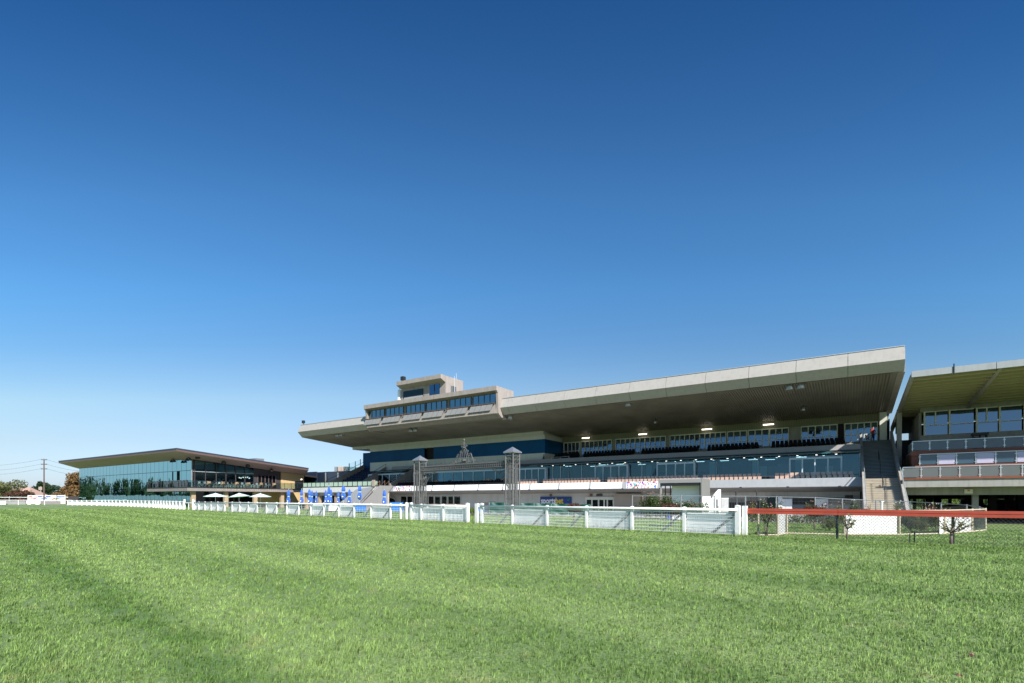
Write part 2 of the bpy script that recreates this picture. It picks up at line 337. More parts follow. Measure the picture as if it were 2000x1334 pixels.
G_HI, G_LO, G_DRY = (.315, .44, .14), (.15, .26, .062), (.54, .50, .24)
M['ground'] = grassmat('turf_ground', (.22, .295, .105), (.12, .195, .06), (.38, .34, .17), False)
M['blade'] = grassmat('grass_blades', G_HI, G_LO, G_DRY, True)
# ------------------------------------------------------------------ ground, lawn and paving
xs = np.unique(np.concatenate([np.linspace(-3000, -140, 14), np.linspace(-140, 80, 111), np.linspace(80, 3000, 14)]))
ys = np.unique(np.concatenate([np.linspace(-3000, -10, 10), np.linspace(-10, 150, 81), np.linspace(150, 4000, 14)]))
mb = MB(); mb.v = [(float(x), float(y), gz(x, y)) for y in ys for x in xs]; nx = len(xs)
mb.f = [(j*nx+i, j*nx+i+1, (j+1)*nx+i+1, (j+1)*nx+i) for j in range(len(ys)-1) for i in range(nx-1)]; mb.m = [0]*len(mb.f)
single('ground', mb, M['ground'], 'mown green racing turf with faint darker mowing stripes beside the white rail', None, kind='structure', frame='W')
def sheet(name, poly, m, lift, label, step=2.0):                        # a sheet draped a few mm above the ground, poly in S coordinates
    (s0, s1, n0, n1) = poly; a = int((s1-s0)/step)+1; b = int((n1-n0)/step)+1; mb = MB()
    for j in range(b+1):
        for i in range(a+1):
            p = S2W(s0+(s1-s0)*i/a, n0+(n1-n0)*j/b); mb.v.append((p.x, p.y, gz(p.x, p.y)+lift))
    mb.f = [(j*(a+1)+i, j*(a+1)+i+1, (j+1)*(a+1)+i+1, (j+1)*(a+1)+i) for j in range(b) for i in range(a)]; mb.m = [0]*len(mb.f)
    return single(name, mb, m, label, None, kind='structure', frame='W')
sheet('paving', (-99, 4.6, 51.5, 112), M['paving'], .012, 'grey paving running along the foot of the stands')
sheet('garden_path', (-62, 18, 43.5, 44.4), M['path'], .012, 'narrow pale path crossing the lawn before the stands')
# ------------------------------------------------------------------ main grandstand
GZ = -.6
gs = thing('grandstand', 'long concrete grandstand with white cantilever roof, glazed terraces and rooftop commentary box', 'grandstand', (-40, 66, GZ))
SL, SR = -87.5, 4.3
# roof: body, soffit and fascia panels
roof = part('roof', MB().px([(59.6, 15.5), (59.6, 13.52), (77, 12.22), (89, 11.4), (89, 12.6), (70, 14.9)], SL+.1, SR-.1), M['conc'], gs)
ribs = MB(); k = int((SR-.9-(SL+.9))/.25); a0 = SL+.9
for i in range(k):
    s = a0+.25*i
    for (u0, z0, u1, z1) in ((0, .15, .11, .15), (.11, .15, .13, 0), (.13, 0, .23, 0), (.23, 0, .25, .15)):
        ribs.quad((s+u0, 59.3, 13.33+z0), (s+u1, 59.3, 13.33+z1), (s+u1, 77, 12.03+z1), (s+u0, 77, 12.03+z0))
sf = part('soffit', ribs, M['soffit'], roof)
FP = [(58.95, 15.62), (58.38, 14.3), (59.2, 13.42), (59.58, 13.42), (59.58, 15.62)]
edges = [SL+(SR-SL)*i/21 for i in range(22)]
for i in range(21):
    mb = MB().px(FP, edges[i]+.018, edges[i+1]-.018)
    part('fascia_panel', mb, M['fascia'], roof)
mb = MB().box(SL, SR, 58.9, 59.7, 15.64, 15.72); part('roof_flashing', mb, M['alu'], roof)
for (a_, b_) in ((SL-.05, SL+.45), (SR-.5, SR+.05)): part('roof_end_beam', MB().px([(59.3, 13.34), (59.3, 15.5), (77, 13.6), (77, 11.95)], a_, b_), M['conc'], roof)
# commentary box
box = thing('commentary_box', 'grey-brown commentary box with a long window band and small tower on the grandstand roof', 'commentary box', (-54, 58, 11))
b0, b1 = -67.8, -40.6
mb = MB().px([(57.6, 17.2), (57.6, 16.6), (58.4, 16.35), (58.4, 14.9), (58.05, 14.85), (58.1, 13.55), (58.8, 13.02), (61.6, 13.3), (61.6, 17.2)], b0+.35, b1-.35)
part('body', mb, M['brown'], box)
side = [(57.6, 17.2), (57.6, 16.6), (57.85, 16.3), (58.0, 13.5), (58.75, 13.0), (61.8, 13.0), (61.8, 17.2)]
for (u0, u1) in ((b0, b0+.35), (b1-.35, b1)): part('end_wall', MB().px(side, u0, u1), M['beige'], box)
part('parapet', MB().box(b0, b1, 57.5, 57.62, 16.6, 17.24), M['beige'], box)
part('skirt', MB().px([(58.04, 14.85), (57.86, 13.5), (58.02, 13.44), (58.2, 14.8)], b0+.36, b1-.36), M['beige'], box)
for (xa, xb) in ((718.7, 750.7), (754, 788), (793.7, 830), (833, 872.5), (878.7, 920), (924, 968.3)):
    sa, sb = S(xa, 58.3), S(xb, 58.3)
    g = part('window', MB().box(sa, sb, 58.3, 58.4, 14.98, 16.3), M['gl_com'], box)
    f = MB()
    for i in range(5): u = sa+(sb-sa)*i/4; f.box(u-.035, u+.035, 58.24, 58.33, 14.95, 16.32)
    part('window_frame', f, M['dark'], g)
    p = MB()
    for i in range(4):
        ua = sa+.05+(sb-sa-.1)*i/4; ub = sa+.05+(sb-sa-.1)*(i+1)/4-.06
        p.add([(ua, 57.72, 14.78), (ub, 57.72, 14.78), (ub-.5, 57.70, 13.95), (ua-.5, 57.70, 13.95), (ua, 57.98, 14.84), (ub, 57.98, 14.84), (ub-.5, 57.86, 13.95), (ua-.5, 57.86, 13.95)],
              [(3, 2, 1, 0), (4, 5, 6, 7), (0, 1, 5, 4), (2, 3, 7, 6), (1, 2, 6, 5), (3, 0, 4, 7)])
    part('sun_shade', p, M['graymetal'], box)
    part('sill', MB().box(sa-.3, sb+.1, 57.66, 58.05, 14.86, 14.93), M['brownrail'], box)
t0, t1 = -60.5, -51.1
tw = part('tower', MB().box(t0, t1, 59.0, 63.2, 16.4, 20.3), M['beige'], box)
part('tower_overhang', MB().px([(57.9, 20.34), (57.9, 19.72), (58.97, 19.3), (58.97, 20.34)], t0-.02, t1+.0), M['beige'], box)
part('window', MB().box(S(788, 59), S(827, 59), 58.93, 59.04, 17.25, 18.9), M['gl_dark'], tw)
part('blind', MB().box(S(789.5, 59), S(826.5, 59), 58.89, 58.92, 17.3, 17.85), M['parapet'], tw)
wn = part('window', MB().box(S(839.5, 59), S(859, 59), 58.93, 59.04, 17.25, 19.2), M['gl_up'], tw)
part('window_frame', MB().box(S(849, 59)-.06, S(849, 59)+.06, 58.88, 58.92, 17.25, 19.2).box(S(839.5, 59), S(859, 59), 58.88, 58.92, 17.2, 17.28), M['dark'], wn)
ws = part('window', MB().box(t1-.05, t1+.04, N(880.3, t1), N(890.6, t1), 17.55, 19.0), M['g_grey'], tw)
part('window_frame', MB().box(t1+.045, t1+.07, N(885, t1)-.06, N(885, t1)+.06, 17.5, 19.05), M['dark'], ws)
part('aerial', MB().tube((t1-.4, 62, 20.3), (t1-.4, 62, 21.3), .03).tube((t1+.04, 61, 17.2), (t1+.04, 61, 20.6), .035), M['alu'], tw)
part('antenna', MB().box(t0-.75, t0-.3, 58.9, 59.3, 17.0, 19.3).tube((t0-.5, 59.1, 16.4), (t0-.5, 59.1, 20.6), .06), M['signwhite'], tw)
single('loudspeaker', MB().box(-59.9, -59.3, 58.2, 58.8, 20.55, 21.15).tube((-59.6, 58.5, 20.33), (-59.6, 58.5, 20.6), .07), M['dark'], 'dark loudspeaker box on the left corner of the commentary tower roof', 'loudspeaker', (-59.6, 58.5, 20.34))
single('loudspeaker', MB().box(-87.0, -86.5, 58.9, 59.3, 15.98, 16.5).tube((-86.75, 59.1, 15.7), (-86.75, 59.1, 16.0), .07), M['dark'], 'dark loudspeaker standing on the far left tip of the grandstand roof', 'loudspeaker', (-86.75, 59.1, 15.7))
# glazed block under the left half of the roof
part('bulkhead', MB().box(-87.3, -40.95, 71.05, 77.5, 11.9, 12.62), M['offwhite'], gs)
part('bulkhead', MB().box(-81.8, -40.6, 70.9, 77.5, 11.17, 11.87), M['offwhite'], gs)
part('ledge_wall', MB().box(-81.6, -40.6, 70.85, 77.5, 7.2, 8.93), M['offwhite'], gs)
for (xa, xb) in ((723, 829), (847, 1064.4)):
    sa, sb = S(xa, 71), S(xb, 71); n_ = max(1, round((sb-sa)/3.1))
    for i in range(n_):
        part('glass_panel', MB().box(sa+(sb-sa)*i/n_+.01, sa+(sb-sa)*(i+1)/n_-.01, 71.0, 71.06, 8.93, 11.17), M['gl_navy'], gs)
part('doorway', MB().box(S(829, 71), S(847, 71), 71.6, 71.7, 8.93, 11.17), M['black'], gs)
part('side_glazing', MB().box(-40.72, -40.66, 71.1, 77, 8.93, 11.17), M['gl_navy'], gs)
part('end_glazing', MB().box(S(709, 73), -81.7, 73, 73.1, 4.5, 11.3).box(S(709, 73), S(709, 73)+.1, 73, 77, 4.5, 11.3), M['gl_navy'], gs)
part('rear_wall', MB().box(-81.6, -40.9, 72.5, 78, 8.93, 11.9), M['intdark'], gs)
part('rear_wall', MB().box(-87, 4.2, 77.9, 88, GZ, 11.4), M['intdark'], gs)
# upper terrace and its window wall
prof = [(70.2, 7.25), (70.2, 6.9), (77.85, 6.9), (77.85, 8.62), (75.2, 8.62)]
for i in range(4, -1, -1):
    n_ = 70.75+.9*i; z_ = 7.25+.27*i; prof += [(n_+.9 if i == 4 else n_+.9, z_+.27), (n_, z_+.27)] if i < 4 else [(n_+.9, 8.6), (n_, 8.6)]
tp = [(70.25, 6.95), (77.85, 6.95), (77.85, 8.6), (75.25, 8.6)]
for i in range(5): tp += [(75.25-.9*i, 8.6-.27*(i+1)), (74.35-.9*i, 8.6-.27*(i+1))]
part('upper_terrace', MB().px(tp, -40.5, 1.1), M['conc'], gs)
part('upper_parapet', MB().px([(69.92, 7.22), (70.12, 7.85), (70.2, 7.85), (70.2, 7.15)], S(765, 70), 1.1), M['graymetal'], gs)
part('lower_bulkhead', MB().box(-76.5, 1.1, 69.05, 70.1, 6.72, 7.12), M['dark'], gs)
part('window_bulkhead', MB().box(-40.6, S(1735, 77), 77.0, 77.9, 11.12, 12.2), M['olive'], gs)
part('window_wall', MB().box(-40.6, 1.3, 77.12, 77.9, 8.6, 11.12), M['conc'], gs)
def winwall(xa, xb, cnt, n, z0, z1, fm, gm, transom=None, parent=gs, name='window', proud=.12):
    sa, sb = S(xa, n), S(xb, n)
    g = part(name, MB().px([(n-.02, z0), (n+.05, z1), (n+.07, z1), (n, z0)], sa, sb), M[gm], parent); f = MB()
    for i in range(cnt+1): u = sa+(sb-sa)*i/cnt; f.box(u-.055, u+.055, n-proud, n-.025, z0, z1)
    f.box(sa, sb, n-proud-.01, n-.026, z1-.12, z1+.02)
    if transom: f.box(sa, sb, n-proud+.02, n-.027, transom-.04, transom+.04)
    part('window_frame', f, M[fm], g); return g
for (xa, xb, c) in ((1102, 1132, 4), (1135, 1195, 7), (1203, 1300, 10), (1309, 1418, 11), (1421, 1458.5, 3), (1461.5, 1502, 3), (1503.5, 1540, 3), (1565, 1635, 5), (1650, 1714, 5)):
    winwall(xa, xb, c, 77.0, 8.62, 11.1, 'cream', 'gl_up', 9.6)
part('door', MB().box(S(1637, 77), S(1648, 77), 76.98, 77.1, 8.6, 11.1), M['black'], gs)
part('column', MB().box(S(1718, 76.4), S(1732, 76.4), 76.2, 77.0, 8.6, 12.1), M['cream'], gs)
# lower terrace, its parapet, glazed wall and canopy
part('lower_terrace', MB().px([(63.15, 3.3), (63.75, 3.3), (63.75, 3.3), (64.55, 3.3), (64.55, 3.68), (77.8, 3.68), (77.8, 3.2), (66.1, 2.42), (63.05, 2.86)], -70.5, 1.12), M['graymetal'], gs)
PB = [S(x, 63) for x in (768, 804, 844, 887, 934, 982, 1034.5, 1091.5, 1152, 1216.5, 1290, 1385, 1447, 1539, 1640)]+[1.36]
pp = [(63.15, 3.8), (62.85, 2.88), (63.05, 2.88), (63.33, 3.8)]
part('parapet', MB().px(pp, S(742, 63), 1.36), M['parapet'], gs)
part('terrace_beam', MB().px([(63.0, 2.87), (63.06, 2.8), (66.0, 2.36), (66.0, 2.9)], S(742, 63), 1.34), M['graymetal'], gs)
part('terrace_edge', MB().box(-39.5, 1.2, 69.2, 77.2, 6.95, 7.05), M['interior2'], gs)
lw = [(720, 790, 5), (808, 884, 4), (884, 1014, 6), (1014, 1065, 4), (1065, 1111, 3), (1111, 1163, 2), (1163, 1225, 4), (1225, 1284, 2), (1284, 1356, 4), (1356, 1400, 1), (1400, 1481, 1), (1481, 1543, 1), (1543, 1643, 4), (1643, 1682, 1)]
for (xa, xb, c) in lw:
    doorlike = c >= 4; n = 68.4 if doorlike else 69.0
    sa, sb = S(xa, n), min(S(xb, n), 1.05); z1 = 6.35 if doorlike else 6.72
    g = part('glass_wall', MB().box(sa+.03, sb-.03, n, n+.03, 3.7, z1), M['gl_teal'], gs); f = MB(); rr = .065 if doorlike else .04
    for i in range(c+1): u = sa+(sb-sa)*i/c; f.box(u-rr, u+rr, n-.08, n-.004, 3.7, z1)
    if doorlike:
        f.box(sa-.05, sb+.05, n-.1, n-.003, z1-.16, z1); f.box(sa-.1, sa-.04, n-.06, 69.05, 3.7, z1); f.box(sb+.04, sb+.1, n-.06, 69.05, 3.7, z1); f.box(sa-.1, sb+.1, n-.1, 69.06, z1+.005, z1+.06)
        g2 = MB().box(sa, sb, 69.0, 69.03, z1+.08, 6.72); part('transom_glass', g2, M['gl_teal'], gs)
    part('window_frame', f, M['sash'], g)
# the rooms behind the lower glass
part('room', MB().box(-76, 1.0, 76.2, 76.4, 3.7, 6.9).box(-76, 1.0, 69.3, 76.3, 3.66, 3.70), M['interior'], gs)
part('room_ceiling', MB().box(-76, 1.0, 69.1, 76.3, 6.74, 6.8), M['interior2'], gs)
for i, x in enumerate((1170, 1268, 1392, 1476, 1560)): part('room_column', MB().box(S(x, 72)-.35, S(x, 72)+.35, 71.7, 72.3, 3.7, 6.5), M['offwhite'], gs)
for x in (1490, 1510): part('room_door', MB().box(S(x, 76)-.6, S(x, 76)+.6, 76.05, 76.18, 3.7, 5.9), M['parapet'], gs)
rg = random.Random(41)
for i in range(15):
    s = -38+2.55*i+rg.uniform(-.5, .5); n = rg.uniform(73.5, 75.9); part('room_panel', MB().box(s-rg.uniform(.3, .9), s+rg.uniform(.3, .9), n, n+.08, 3.7+rg.choice((0, 0, 1.0)), rg.uniform(5.4, 6.6)), M[rg.choice(('intdark', 'parapet', 'intdark', 'offwhite', 'navy'))], gs)
for i in range(13):
    s = -37+2.9*i+rg.uniform(-.6, .6); n = rg.choice((71.8, 72.8, 74))
    single('strip_light', MB().box(s-.55, s+.55, n-.05, n+.05, 6.68, 6.72), M['roomlight'], f'lit ceiling strip light behind the lower terrace glass, {ordw(i+1)} from the left', 'strip light', (s, n, 6.7), group='strip lights behind the lower glass')
for i in range(14):
    s = -38.5+2.8*i; part('room_table', MB().box(s-.4, s+.4, 70.6, 71.4, 4.42, 4.48).tube((s, 71, 3.7), (s, 71, 4.42), .04), M['parapet' if i % 3 else 'intdark'], gs)
for i in range(8): s = -70+9.0*i; part('room_counter', MB().box(s, s+3.2, 73.6, 74.3, 3.7, 4.75), M['intdark'], gs)
# teal glass canopy over the lower glass
cn = part('canopy', MB().px([(67.75, 6.78), (69.9, 7.2), (69.9, 7.14), (67.75, 6.72)], -41.5, 1.1).px([(67.75, 6.78), (69.9, 7.2), (69.9, 7.14), (67.75, 6.72)], -76.3, -69), M['canopy'], gs)
for i in range(22):
    s = -40.9+1.94*i; part('canopy_bracket', MB().px([(67.7, 6.70), (69.9, 7.13), (69.9, 6.75)], s-.03, s+.03), M['graymetal'], cn)
lamps = []
for i in range(21): lamps.append((-40+1.94*i, 69.0, 6.70)) 
for i in range(12): lamps.append((-30+2.5*i, 71.2, 6.735))
for j, (s, n, z) in enumerate(lamps):
    mb = MB().lathe((s, n, z), [(.10, -.03), (.12, .01)], 8)
    grp = 'downlights at the front edge of the lower glass wall' if j < 21 else 'downlights in the ceiling behind the lower glass'
    single('downlight', mb, M['lamp'], f'small round lit downlight, {ordw(j+1 if j < 21 else j-20)} from the left '+('above the glass front' if j < 21 else 'in the room ceiling'), 'downlight', (s, n, z), group=grp)
for j, (xa, xb) in enumerate(((1137, 1151.5), (1247.5, 1263.5), (1371, 1390.5), (1490.5, 1511.5))):
    sa, sb = S(xa, 76.6), S(xb, 76.6); z = ZZ(xa, (856.3, 849, 839.5, 830.3)[j], 76.6)
    t = thing('tube_light', ('lit tube light leftmost above the upper windows', 'lit tube light second from the left above the upper windows', 'lit tube light third from the left above the upper windows', 'lit tube light rightmost and longest above the upper windows')[j], 'tube light', (sa, 76.6, z), group='tube lights above the upper windows')
    part('tube', MB().box(sa, sb, 76.5, 76.62, z-.05, z+.1), M['tubelight'], t); part('bracket', MB().box(sa+.1, sb-.1, 76.62, 77.0, z+.0, z+.08), M['dark'], t)
# ad boards on the parapet
def txt(s, size, th=.01, align='CENTER', bold=0.0):
    c = bpy.data.curves.new('lettering', 'FONT'); c.body = s; c.size = size; c.align_x = align; c.align_y = 'CENTER'; c.extrude = th; c.resolution_u = 2; c.offset = bold
    o = bpy.data.objects.new('lettering', c); COL.objects.link(o); dg = bpy.context.evaluated_depsgraph_get(); me = bpy.data.meshes.new_from_object(o.evaluated_get(dg))
    vs = [tuple(v.co) for v in me.vertices]; fs = [tuple(p.vertices) for p in me.polygons]; bpy.data.objects.remove(o); return vs, fs
def put_text(s, size, s0, n, z, m, parent, lean=0, bold=0.0, name='lettering', sx=1, along='s'):
    vs, fs = txt(s, size, bold=bold); mb = MB()
    if along == 's': mb.add([(s0+x*sx, n+y*lean-zz, z+y) for x, y, zz in vs], fs)
    else: mb.add([(n+zz, s0+x*sx, z+y) for x, y, zz in vs], fs)
    return part(name, mb, m, parent)
LN = .3/.92
def face_n(z): return 62.85+(z-2.88)*LN
def slab_on_parapet(mb, sa, sb, z0, z1, off=.03, th=.02, m=0):
    a, b = face_n(z0)-off, face_n(z1)-off
    mb.px([(a, z0), (a+th, z0), (b+th, z1), (b, z1)], sa, sb, m)
words = {5: 0, 7: 0, 9: 0}
ad_i = 0
for i in range(10):
    sa, sb = PB[i]+.14, PB[i+1]-.14
    col = i in (0, 9)
    if i == 9: sa += .35; sb -= .25
    lab = {0: 'white banner board with bright multicoloured shapes at the left end of the parapet', 9: 'white banner board with bright multicoloured shapes left of the dark kiosk'}.get(i)
    if not lab: lab = f'plain white advertising board on the terrace parapet, {ordw(i)} from the left after the patterned one'
    t = thing('advertising_board', lab, 'advertising board', ((sa+sb)/2, 62.8, 2.9), group='advertising boards along the terrace parapet')
    mb = MB(); slab_on_parapet(mb, sa, sb, 2.93, 3.79); part('panel', mb, M['board'], t)
    if col:
        rr = random.Random(5); keys = ['pink', 'print_blue', 'print_red', 'teal', 'print_lilac', 'print_brown', 'cyanblue']; byk = {}
        nc = 20; cw = (sb-sa-.1)/nc; ch = .83/4
        for a in range(nc):
            for b in range(4):
                if rr.random() < .42: continue
                kk = keys[(a//3*2+b//2+rr.randint(0, 1)) % 7]; mb2 = byk.setdefault(kk, MB()); u0 = sa+.05+a*cw; z0 = 2.94+b*ch
                tri = rr.random()
                if tri < .45: slab_on_parapet(mb2, u0, u0+cw*rr.choice((1, .95, .5)), z0, z0+ch, .036, .005)
                else:
                    za, zb = (z0, z0+ch) if tri < .72 else (z0+ch, z0); pts = [(u0, za), (u0+cw, za), (u0+cw, zb)]
                    mb2.add([(u, face_n(z)-.036, z) for u, z in pts], [(0, 1, 2)])
        for kk, mb2 in byk.items(): part('printed_shape', mb2, M[kk], t)
    else:
        c = (sa+sb)/2
        if i in (4, 6, 8):
            mb2 = MB()
            for (dx0, dz0, dx1, dz1) in ((-.32, -.24, -.32, .05), (.32, -.05, .32, .24), (-.3, .2, .3, -.2), (-.2, -.22, .0, -.02), (.02, .05, .2, .2)):
                mb2.tube((c-1.0+dx0, face_n(3.36+dz0)-.035, 3.36+dz0), (c-1.0+dx1, face_n(3.36+dz1)-.035, 3.36+dz1), .032, None, 5)
            part('logo', mb2, M['palepink'], t)
            put_text('Thousands', .34, c+.35, face_n(3.34)-.035, 3.34, M['print_grey'], t, LN)
        else: put_text('Mag Co B', .34, c, face_n(3.36)-.035, 3.36, M['print_grey'], t, LN)
# parapet joints and clips
for j, s in enumerate(PB[1:-1]):
    part('joint_plate', MB().px([(face_n(2.8)-.03, 2.8), (face_n(2.94)-.03, 2.94), (63.1, 2.94), (63.1, 2.8)], s-.12, s+.12), M['dark'], gs)
# ground floor wall
part('ground_wall', MB().box(S(742, 66), 1.0, 66.0, 66.3, GZ-.4, 3.0), M['wall'], gs)
part('plinth', MB().box(S(1520, 65.5), 1.1, 64.6, 65.95, GZ-.4, GZ+1.0), M['conc'], gs)
for i, (xa, xb) in enumerate(((784, 795), (796.5, 806), (808, 818), (830.5, 836), (838, 848), (850.5, 860.5), (864, 873.5), (876.5, 886), (888, 900))):
    g = part('window', MB().box(S(xa, 66), S(xb, 66), 65.9, 65.98, .35, 2.0), M['gl_dark'], gs); sa, sb = S(xa, 66), S(xb, 66)
    part('window_frame', MB().box(sa-.12, sa, 65.86, 65.99, .25, 2.1).box(sb, sb+.12, 65.86, 65.99, .25, 2.1).box(sa-.12, sb+.12, 65.85, 65.99, 2.0, 2.15), M['offwhite'], g)
def arch(xc, wpx, top):
    sc_ = S(xc, 65.9); hw = (S(xc+wpx/2, 65.9)-S(xc-wpx/2, 65.9))/2; pts = [(sc_-hw, -.6)]
    for i in range(13): a = math.pi*(1-i/12); pts.append((sc_+hw*math.cos(a), top-hw*.75+hw*.75*math.sin(a)))
    pts.append((sc_+hw, -.6)); g = part('arched_opening', MB().py(pts, 65.8, 65.95), M['gl_dark'], gs)
    part('arch_trim', MB().path([(p[0], 65.76, p[1]) for p in pts], .11, 6), M['offwhite'], g)
arch(764, 22, 1.85)
part('door', MB().box(S(1147, 66), S(1199, 66), 65.88, 65.97, GZ, 1.75), M['gl_dark'], gs)
f = MB()
for x in (1145.5, 1157, 1170, 1181, 1187, 1199): f.box(S(x, 66)-.1, S(x, 66)+.1, 65.82, 65.99, GZ, 1.8)
f.box(S(1145, 66), S(1199, 66), 65.8, 65.99, 1.45, 1.85); part('door_frame', f, M['cream'], gs)
part('door_sign', MB().box(S(1165.5, 66), S(1177, 66), 65.85, 65.99, 2.0, 2.22), M['dark'], gs)
part('roller_shutter', MB().box(S(1200, 65.3), S(1251, 65.3), 65.2, 66.0, .55, 2.25), M['rollertan'], gs)
part('shutter_shelf', MB().box(S(1200, 65.2), S(1251, 65.2), 65.0, 66.0, .38, .5), M['dark'], gs)
for x in (1076, 1155+0, 1154.5): 
    if x == 1155: continue
    part('vent', MB().box(S(x, 66)-.22, S(x, 66)+.22, 65.95, 66.0, 1.95, 2.3), M['brownrail'], gs)
for i, (xa, xb, z1) in enumerate(((1424, 1437, 1.15), (1441, 1454, 1.15), (1458, 1483, 1.3), (1485, 1499, 1.15))):
    g = part('opening', MB().box(S(xa, 66), S(xb, 66), 65.92, 65.985, GZ+.1, z1), M['black'], gs); f = MB()
    for q in range(int((xb-xa)/3)): u = S(xa+1.5+3*q, 65.9); f.box(u-.03, u+.03, 65.86, 65.91, GZ, z1+.5)
    part('louvre', f, M['lattice'], g)
part('notice_panel', MB().box(S(1498.5, 65.7), S(1515, 65.7), 65.6, 65.75, GZ, 1.8), M['green_steel'], gs)
for (xa, xb, y1, y0) in ((1548, 1594, 972, 984), (1617, 1650, 972, 984), (1650, 1666, 967, 986)):
    g = part('barred_window', MB().box(S(xa, 66), S(xb, 66), 65.93, 65.985, ZZ(xa, y0, 66), ZZ(xa, y1, 66)), M['black'], gs); f = MB()
    for q in range(int((xb-xa)/2.6)): u = S(xa+1+2.6*q, 65.9); f.box(u-.025, u+.025, 65.86, 65.91, ZZ(xa, y0, 66), ZZ(xa, y1, 66))
    for z in (.95, 1.3, 1.6): f.box(S(xa, 66), S(xb, 66), 65.84, 65.9, z-.03, z+.03)
    part('window_bars', f, M['lattice'], g)
part('service_door', MB().box(S(1667, 66), .9, 65.9, 65.98, .55, 1.95), M['parapet'], gs)
wl = thing('low_wall', 'bright white low masonry wall with a tall end pier before the barred windows', 'wall', (S(1560, 64.4), 64.4, GZ))
part('pier', MB().box(S(1520, 64.2), S(1528, 64.2), 64.1, 64.5, GZ, 1.85), M['white'], wl)
part('wall_face', MB().box(S(1528.2, 64.2), S(1547, 64.2), 64.2, 64.45, GZ, 1.55), M['white'], wl)
single('low_wall', MB().box(S(1594, 64.2), S(1617, 64.2), 64.15, 64.45, GZ, 1.55), M['white'], 'plain white square wall panel between two barred windows, right of the piered wall', 'wall', (S(1605, 64.2), 64.2, GZ))
# sponsor sign on the ground floor wall
sg = thing('sponsor_sign', 'dark blue wall sign reading sportsbet in white and yellow with a green tick', 'sign', (S(1085, 65.8), 65.8, 1.3))
sa, sb = S(1055.5, 65.85), S(1116, 65.85); sgz = ZZ(1085, 970.2, 65.85)
part('panel', MB().box(sa, sb, 65.8, 65.9, sgz-1.35, sgz), M['sponsor_blue'], sg)
put_text('sports', 1.22, sa+1.38, 65.78, sgz-.62, M['signwhite'], sg, bold=.03, sx=.80); put_text('bet', 1.22, sa+3.22, 65.78, sgz-.62, M['yellow'], sg, bold=.03, sx=.80)
part('tick_mark', MB().tube((sb-.66, 65.77, sgz-.38), (sb-.50, 65.77, sgz-.56), .06, None, 5).tube((sb-.50, 65.77, sgz-.56), (sb-.14, 65.77, sgz-.16), .06, None, 5), M['tick'], sg)
# seats: one cream kind, one black kind, one navy kind
def seat_mesh(name, m, folded=False):
    mb = MB()
    bk = [(.0, .0), (.06, .0), (.10, .38), (.085, .42), (.03, .42), (.015, .38)]
    mb.px([(.20, .38), (.25, .38), (.33, .80), (.315, .84), (.275, .84), (.26, .80)], -.185, .185)
    if folded: mb.px([(.10, .40), (.20, .40), (.24, .74), (.17, .76)], -.2, .2)
    else: mb.px([(-.18, .42), (-.20, .46), (-.16, .485), (.2, .45), (.2, .39)], -.185, .185)
    mb.box(-.2, -.16, -.02, .22, .30, .40).box(.16, .2, -.02, .22, .30, .40).box(-.03, .03, .08, .16, 0, .40)
    return mb.mesh(name, [m])
SM = {k: seat_mesh(k, M[m], f) for k, m, f in (('cream_chair', 'seat_b', False), ('black_chair', 'seat_k', True), ('dark_chair', 'seat_k', False), ('navy_chair', 'seat_n', False))}
def row(kind, s0, s1, n, z, lab, grp, pitch=.5, cap=99):
    c = int((s1-s0)/pitch)
    for i in range(c):
        o = bpy.data.objects.new(kind, SM[kind]); COL.objects.link(o); o.location = S2W(s0+pitch*(i+.5), n, z); o.rotation_euler = (0, 0, ANG)
        tag(o, lab.replace('#', ordw(i+1)), 'chair', grp)
cb = [(1008, 1048, 'by the right gate pillar'), (1058, 1172, 'above the first boards'), (1184, 1368, 'above the patterned board'), (1371, 1491, 'right of the kiosk'), (1512, 1684, 'beside the stairs')]
for bi, (xa, xb, wh) in enumerate(cb):
    row('cream_chair', S(xa, 63.7), min(S(xb, 63.7), .9), 63.75, 3.3, f'cream seat, # from left, front row, block {wh}', 'cream seats on the lower terrace')
    row('cream_chair', S(xa, 64.7), min(S(xb, 64.7), .9), 64.75, 3.68, f'cream seat, # from left, back row, block {wh}', 'cream seats on the lower terrace')
part('seat_rail', MB().box(-41, .9, 64.25, 64.33, 4.10, 4.17), M['roofbrown'], gs)
row('black_chair', S(771, 63.7), S(990, 63.7), 63.75, 3.3, 'black folded seat, # from left, front row above the left boards', 'black seats on the lower terrace')
row('black_chair', S(775, 64.7), S(990, 64.7), 64.75, 3.68, 'black folded seat, # from left, back row above the left boards', 'black seats on the lower terrace')
ub = [(1082, 1131, 'beside the glazed block'), (1139, 1240, 'under the first window bays'), (1252, 1367, 'under the middle window bays'), (1381, 1487, 'under the sliding windows'), (1506, 1655, 'nearest the stairs')]
for (xa, xb, wh) in ub:
    for r_, (n, z) in enumerate(((72.0, 7.52), (72.95, 7.79), (73.85, 8.06), (74.75, 8.33))):
        if r_ == 0: continue
        row('dark_chair', S(xa, n), S(xb, n), n, z+.02, f'dark upper seat, # from left, row {ordw(4-r_)} from back, {wh}', 'dark seats on the upper terrace')
